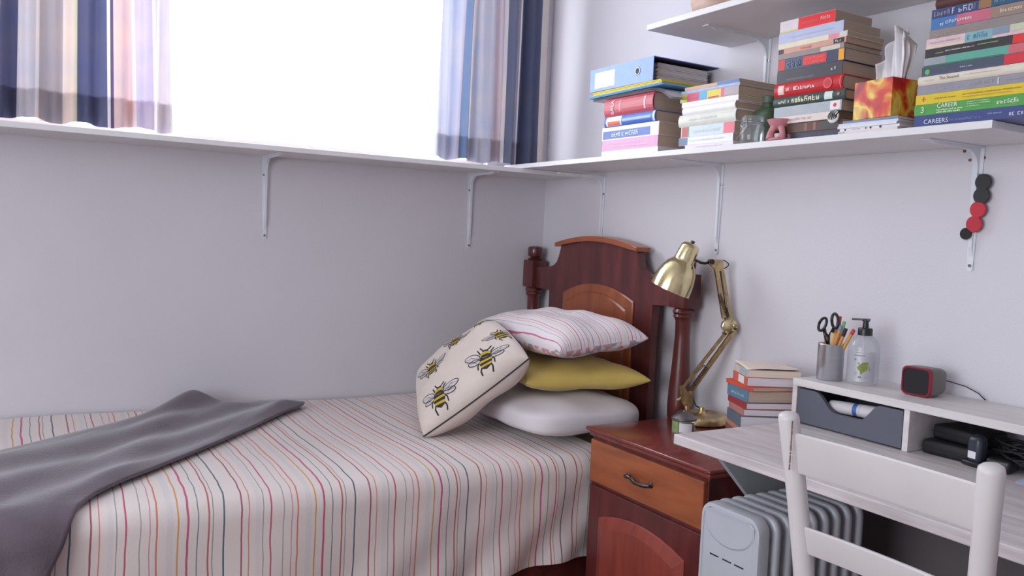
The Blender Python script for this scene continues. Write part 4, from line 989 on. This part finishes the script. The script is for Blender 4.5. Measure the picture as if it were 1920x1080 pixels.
# things in the open compartment
def pouch(loc, sx, sy, sz, label, cat, name, rot, m=None, extra=None):
    t = thing(name, label, cat, loc, radians(rot))
    MB().box(-sx/2, sx/2, -sy/2, sy/2, 0, sz, bev=min(sx, sy, sz)*.22, seg=3).build('body', m or blackr, t, local=True, smooth=True, angle=50)
    MB().box(-sx/2-.0008, sx/2+.0008, -sy/2-.0008, sy/2+.0008, sz*.48, sz*.53).build('seam', black, t, local=True)
    return t
pouch((-.125,-2.060,.751), .12, .130, .034, 'flat black case at the bottom left of the open desk compartment', 'case', 'carry_case', 3)
pouch((-.110,-2.068,.7855), .10, .125, .034, 'smaller black case lying on the flat black case', 'case', 'carry_case', -4)
t = thing('phone_holder', 'upright black gadget with a small white label in the open compartment', 'gadget', (-.178,-2.128,.751), radians(-10))
MB().box(-.022,.022,-.024,.024,0,.012,bev=.004).build('foot', black, t, local=True, smooth=True, angle=50)
MB().ring_loft([[(x, y, z) for x, y in rrect(.032*s, .036*s, .010*s, 4)] for z, s in ((.012,.9),(.02,1),(.055,1),(.066,.85),(.070,.5))]).build('body', mat('dark_blue_plastic', (50,54,66), .3), t, local=True, smooth=True, angle=50)
MB().box(-.0172,-.0162,-.010,.010,.018,.034).build('label', paper_m, t, local=True)
t = thing('charger', 'black plug charger with two pins beside the gadget in the compartment', 'charger', (-.165,-2.178,.751), radians(12))
MB().box(-.03,.03,-.026,.026,0,.030,bev=.008,seg=3).build('body', black, t, local=True, smooth=True, angle=50)
for y in (-.007, .007): MB().cyl((-.03,y,.016), (-.046,y,.016), .0022, 8).build('pin', tin, t, local=True)
t = thing('coiled_cable', 'tangle of black cable at the right of the open compartment', 'cable', (-.12,-2.20,.751))
pts = []
for k in range(120):
    a = k*.42; r = .042+.016*sin(k*.33); pts.append((.8*r*cos(a), 1.15*r*sin(a), .004+.050*abs(sin(k*.12))+.008*sin(a*.5+1)**2))
MB().tube(pts, .0032, 6).build('cable', blackr, t, local=True, smooth=True)
b = MB()
for k, (r_, z) in enumerate(((0,.7504),(6,.7514),(-5,.7524))):
    c = Matrix.Rotation(radians(r_+12), 3, 'Z')
    b.face([b.bm.verts.new(Vector((-.195,-2.300,z))+c @ Vector(p)) for p in ((-.03,-.09,0),(.05,-.09,0),(.05,.06,0),(-.03,.06,0))])
tag(b.build('paper_sheets', mat('bluish_paper', (196,206,232), .6), solid=.0007), 'bluish white papers on the desk at the right edge of the picture', 'papers')

# ---------------------------------------------------------------- oil heater
ht = thing('oil_heater', 'light grey oil filled radiator heater standing under the desk', 'heater', (-.45, -1.818, 0))
def hp(x, s=1.0, w_=.186, z0=.085, z1=.612, r=.034, top=.0):
    h = z1-z0; P = rrect(w_*s, h-(1-s)*w_, r*s, 5, -1.818, (z0+z1)/2)
    return [(x, y, z) for y, z in P]
b = MB().ring_loft([hp(-.585,.97), hp(-.590,1.0), hp(-.612,1.0), hp(-.620,.975), hp(-.621,.90), hp(-.6185,.885), hp(-.6195,.86), hp(-.6215,.82)])
fp = b.build('front_panel', heater_m, ht, smooth=True, angle=28)
# shallow scooped relief at the top of the panel
b = MB(); n_ = 20
arc_ = [(-1.818+.078*cos(pi+pi*k/n_), .572+.052*sin(pi+pi*k/n_)) for k in range(n_+1)]
top_ = [(-1.740,.590),(-1.752,.598),(-1.884,.598),(-1.896,.590)]
o1 = [(-.6216, y, z) for y, z in arc_+top_]; cy, cz = -1.818, .585
o2 = [(-.6240, cy+(y-cy)*.94, cz+(z-cz)*.94) for y, z in arc_+top_]; o3 = [(-.6225, cy+(y-cy)*.5, cz+(z-cz)*.5) for y, z in arc_+top_]
b.ring_loft([o1, o2, o3]); b.build('scooped_relief', heater_m, fp, smooth=True, angle=20)
for y in (-1.777, -1.818, -1.856): MB().box(-.6224, -.6210, y-.014, y+.014, .4885, .4915).build('slit', blackr, fp)
for k in range(8):
    x = -.562+k*.041
    MB().ring_loft([hp(x-.011,.90), hp(x-.010,.985,w_=.192), hp(x-.004,1.0,w_=.196), hp(x+.004,1.0,w_=.196), hp(x+.010,.985,w_=.192), hp(x+.011,.90)]).build('fin', heater_m, ht, smooth=True, angle=60)
b = MB(); b.cyl((-.60,-1.818,.54), (-.23,-1.818,.54), .022, 14); b.cyl((-.60,-1.818,.16), (-.23,-1.818,.16), .022, 14); b.box(-.60,-.26,-1.86,-1.776,.14,.56)
b.build('core', heater_d, ht)
for x in (-.56, -.29):
    MB().box(x-.012, x+.012, -1.935, -1.70, .06, .084, bev=.003).build('foot_bar', heater_m, ht)
    for y in (-1.925, -1.711): MB().cyl((x, y-.008, .028), (x, y+.008, .028), .028, 18).build('wheel', black, ht, smooth=True, angle=40)

# ---------------------------------------------------------------- chair
ch = thing('chair', 'worn white ladder back wooden chair standing at the desk', 'chair', (-.84, -2.385, 0))
def pst(sg):
    pts = []; rs = []
    for k in range(15):
        z = .93*k/14; t_ = max(0, (z-.45)/.48)
        x = -.845-.055*t_**1.3; hw = .150+.0265*max(0, (z-.62)/.31)**1.1+.012*max(0, (.45-z)/.45)
        pts.append((x, -2.385-sg*hw+(.0)*t_, z)); rs.append(.0145 if k == 0 else .0185+.001*sin(z*6))
    p = Vector(pts[-1]); pts += [p+Vector((-.001,0,.006)), p+Vector((-.0015,0,.010))]; rs += [.0165, .011]
    return MB().tube(pts, rs, 20).build('back_post', chair_m, ch, smooth=True, angle=60)
pl, prr = pst(-1), pst(1)
def slat(z0, z1, x, hw, bow):
    b = MB(); rings = []
    for k in range(17):
        q = -1+2*k/16; y = -2.385+q*hw; xx = x+bow*(1-q*q); zt_ = z1
        rings.append([(xx-.005, y, z0+.003), (xx-.003, y, z0), (xx+.003, y, z0), (xx+.005, y, z0+.003), (xx+.004-.004, y, zt_-.003), (xx-.002-.004, y, zt_), (xx-.006-.004, y, zt_), (xx-.008-.004, y, zt_-.003)])
    return b.ring_loft(rings).build('back_slat', chair_m, ch, smooth=True, angle=30)
slat(.838, .908, -.892, .168, .008); slat(.697, .745, -.870, .152, .008); slat(.56, .605, -.855, .148, .008)
# worn line in the paint where slat meets post
b = MB(); rnd = random.Random(5)
for (y, x, z0, z1, sg) in ((-2.2275,-.9128,.845,.920,1),):
    z = z0
    while z < z1:
        h = rnd.uniform(.004,.014); wv = rnd.uniform(.0004,.0010)
        b.box(x-.001, x+.0015, y-wv, y+wv, z, z+h); z += h+rnd.uniform(-.001,.002)
b.build('paint_chip', wear_m, ch)['kind'] = 'stuff'
MB().prism([(-.855,-2.235),(-.855,-2.535),(-.50,-2.575),(-.50,-2.195)], 'z', .435, .455, bev=.006).build('seat', chair_m, ch, smooth=True, angle=40)
for y in (-2.215,-2.555): MB().tube([(-.525,y,0),(-.525,y,.22),(-.525,y,.436)], [.014,.018,.018], 14).build('front_leg', chair_m, ch, smooth=True)
for y in (-2.225,-2.545): MB().cyl((-.845,y,.20), (-.525,y-.008*(1 if y > -2.4 else -1)*-1,.20), .009, 12).build('stretcher', chair_m, ch, smooth=True)
MB().cyl((-.525,-2.215,.28), (-.525,-2.555,.28), .009, 12).build('stretcher', chair_m, ch, smooth=True)
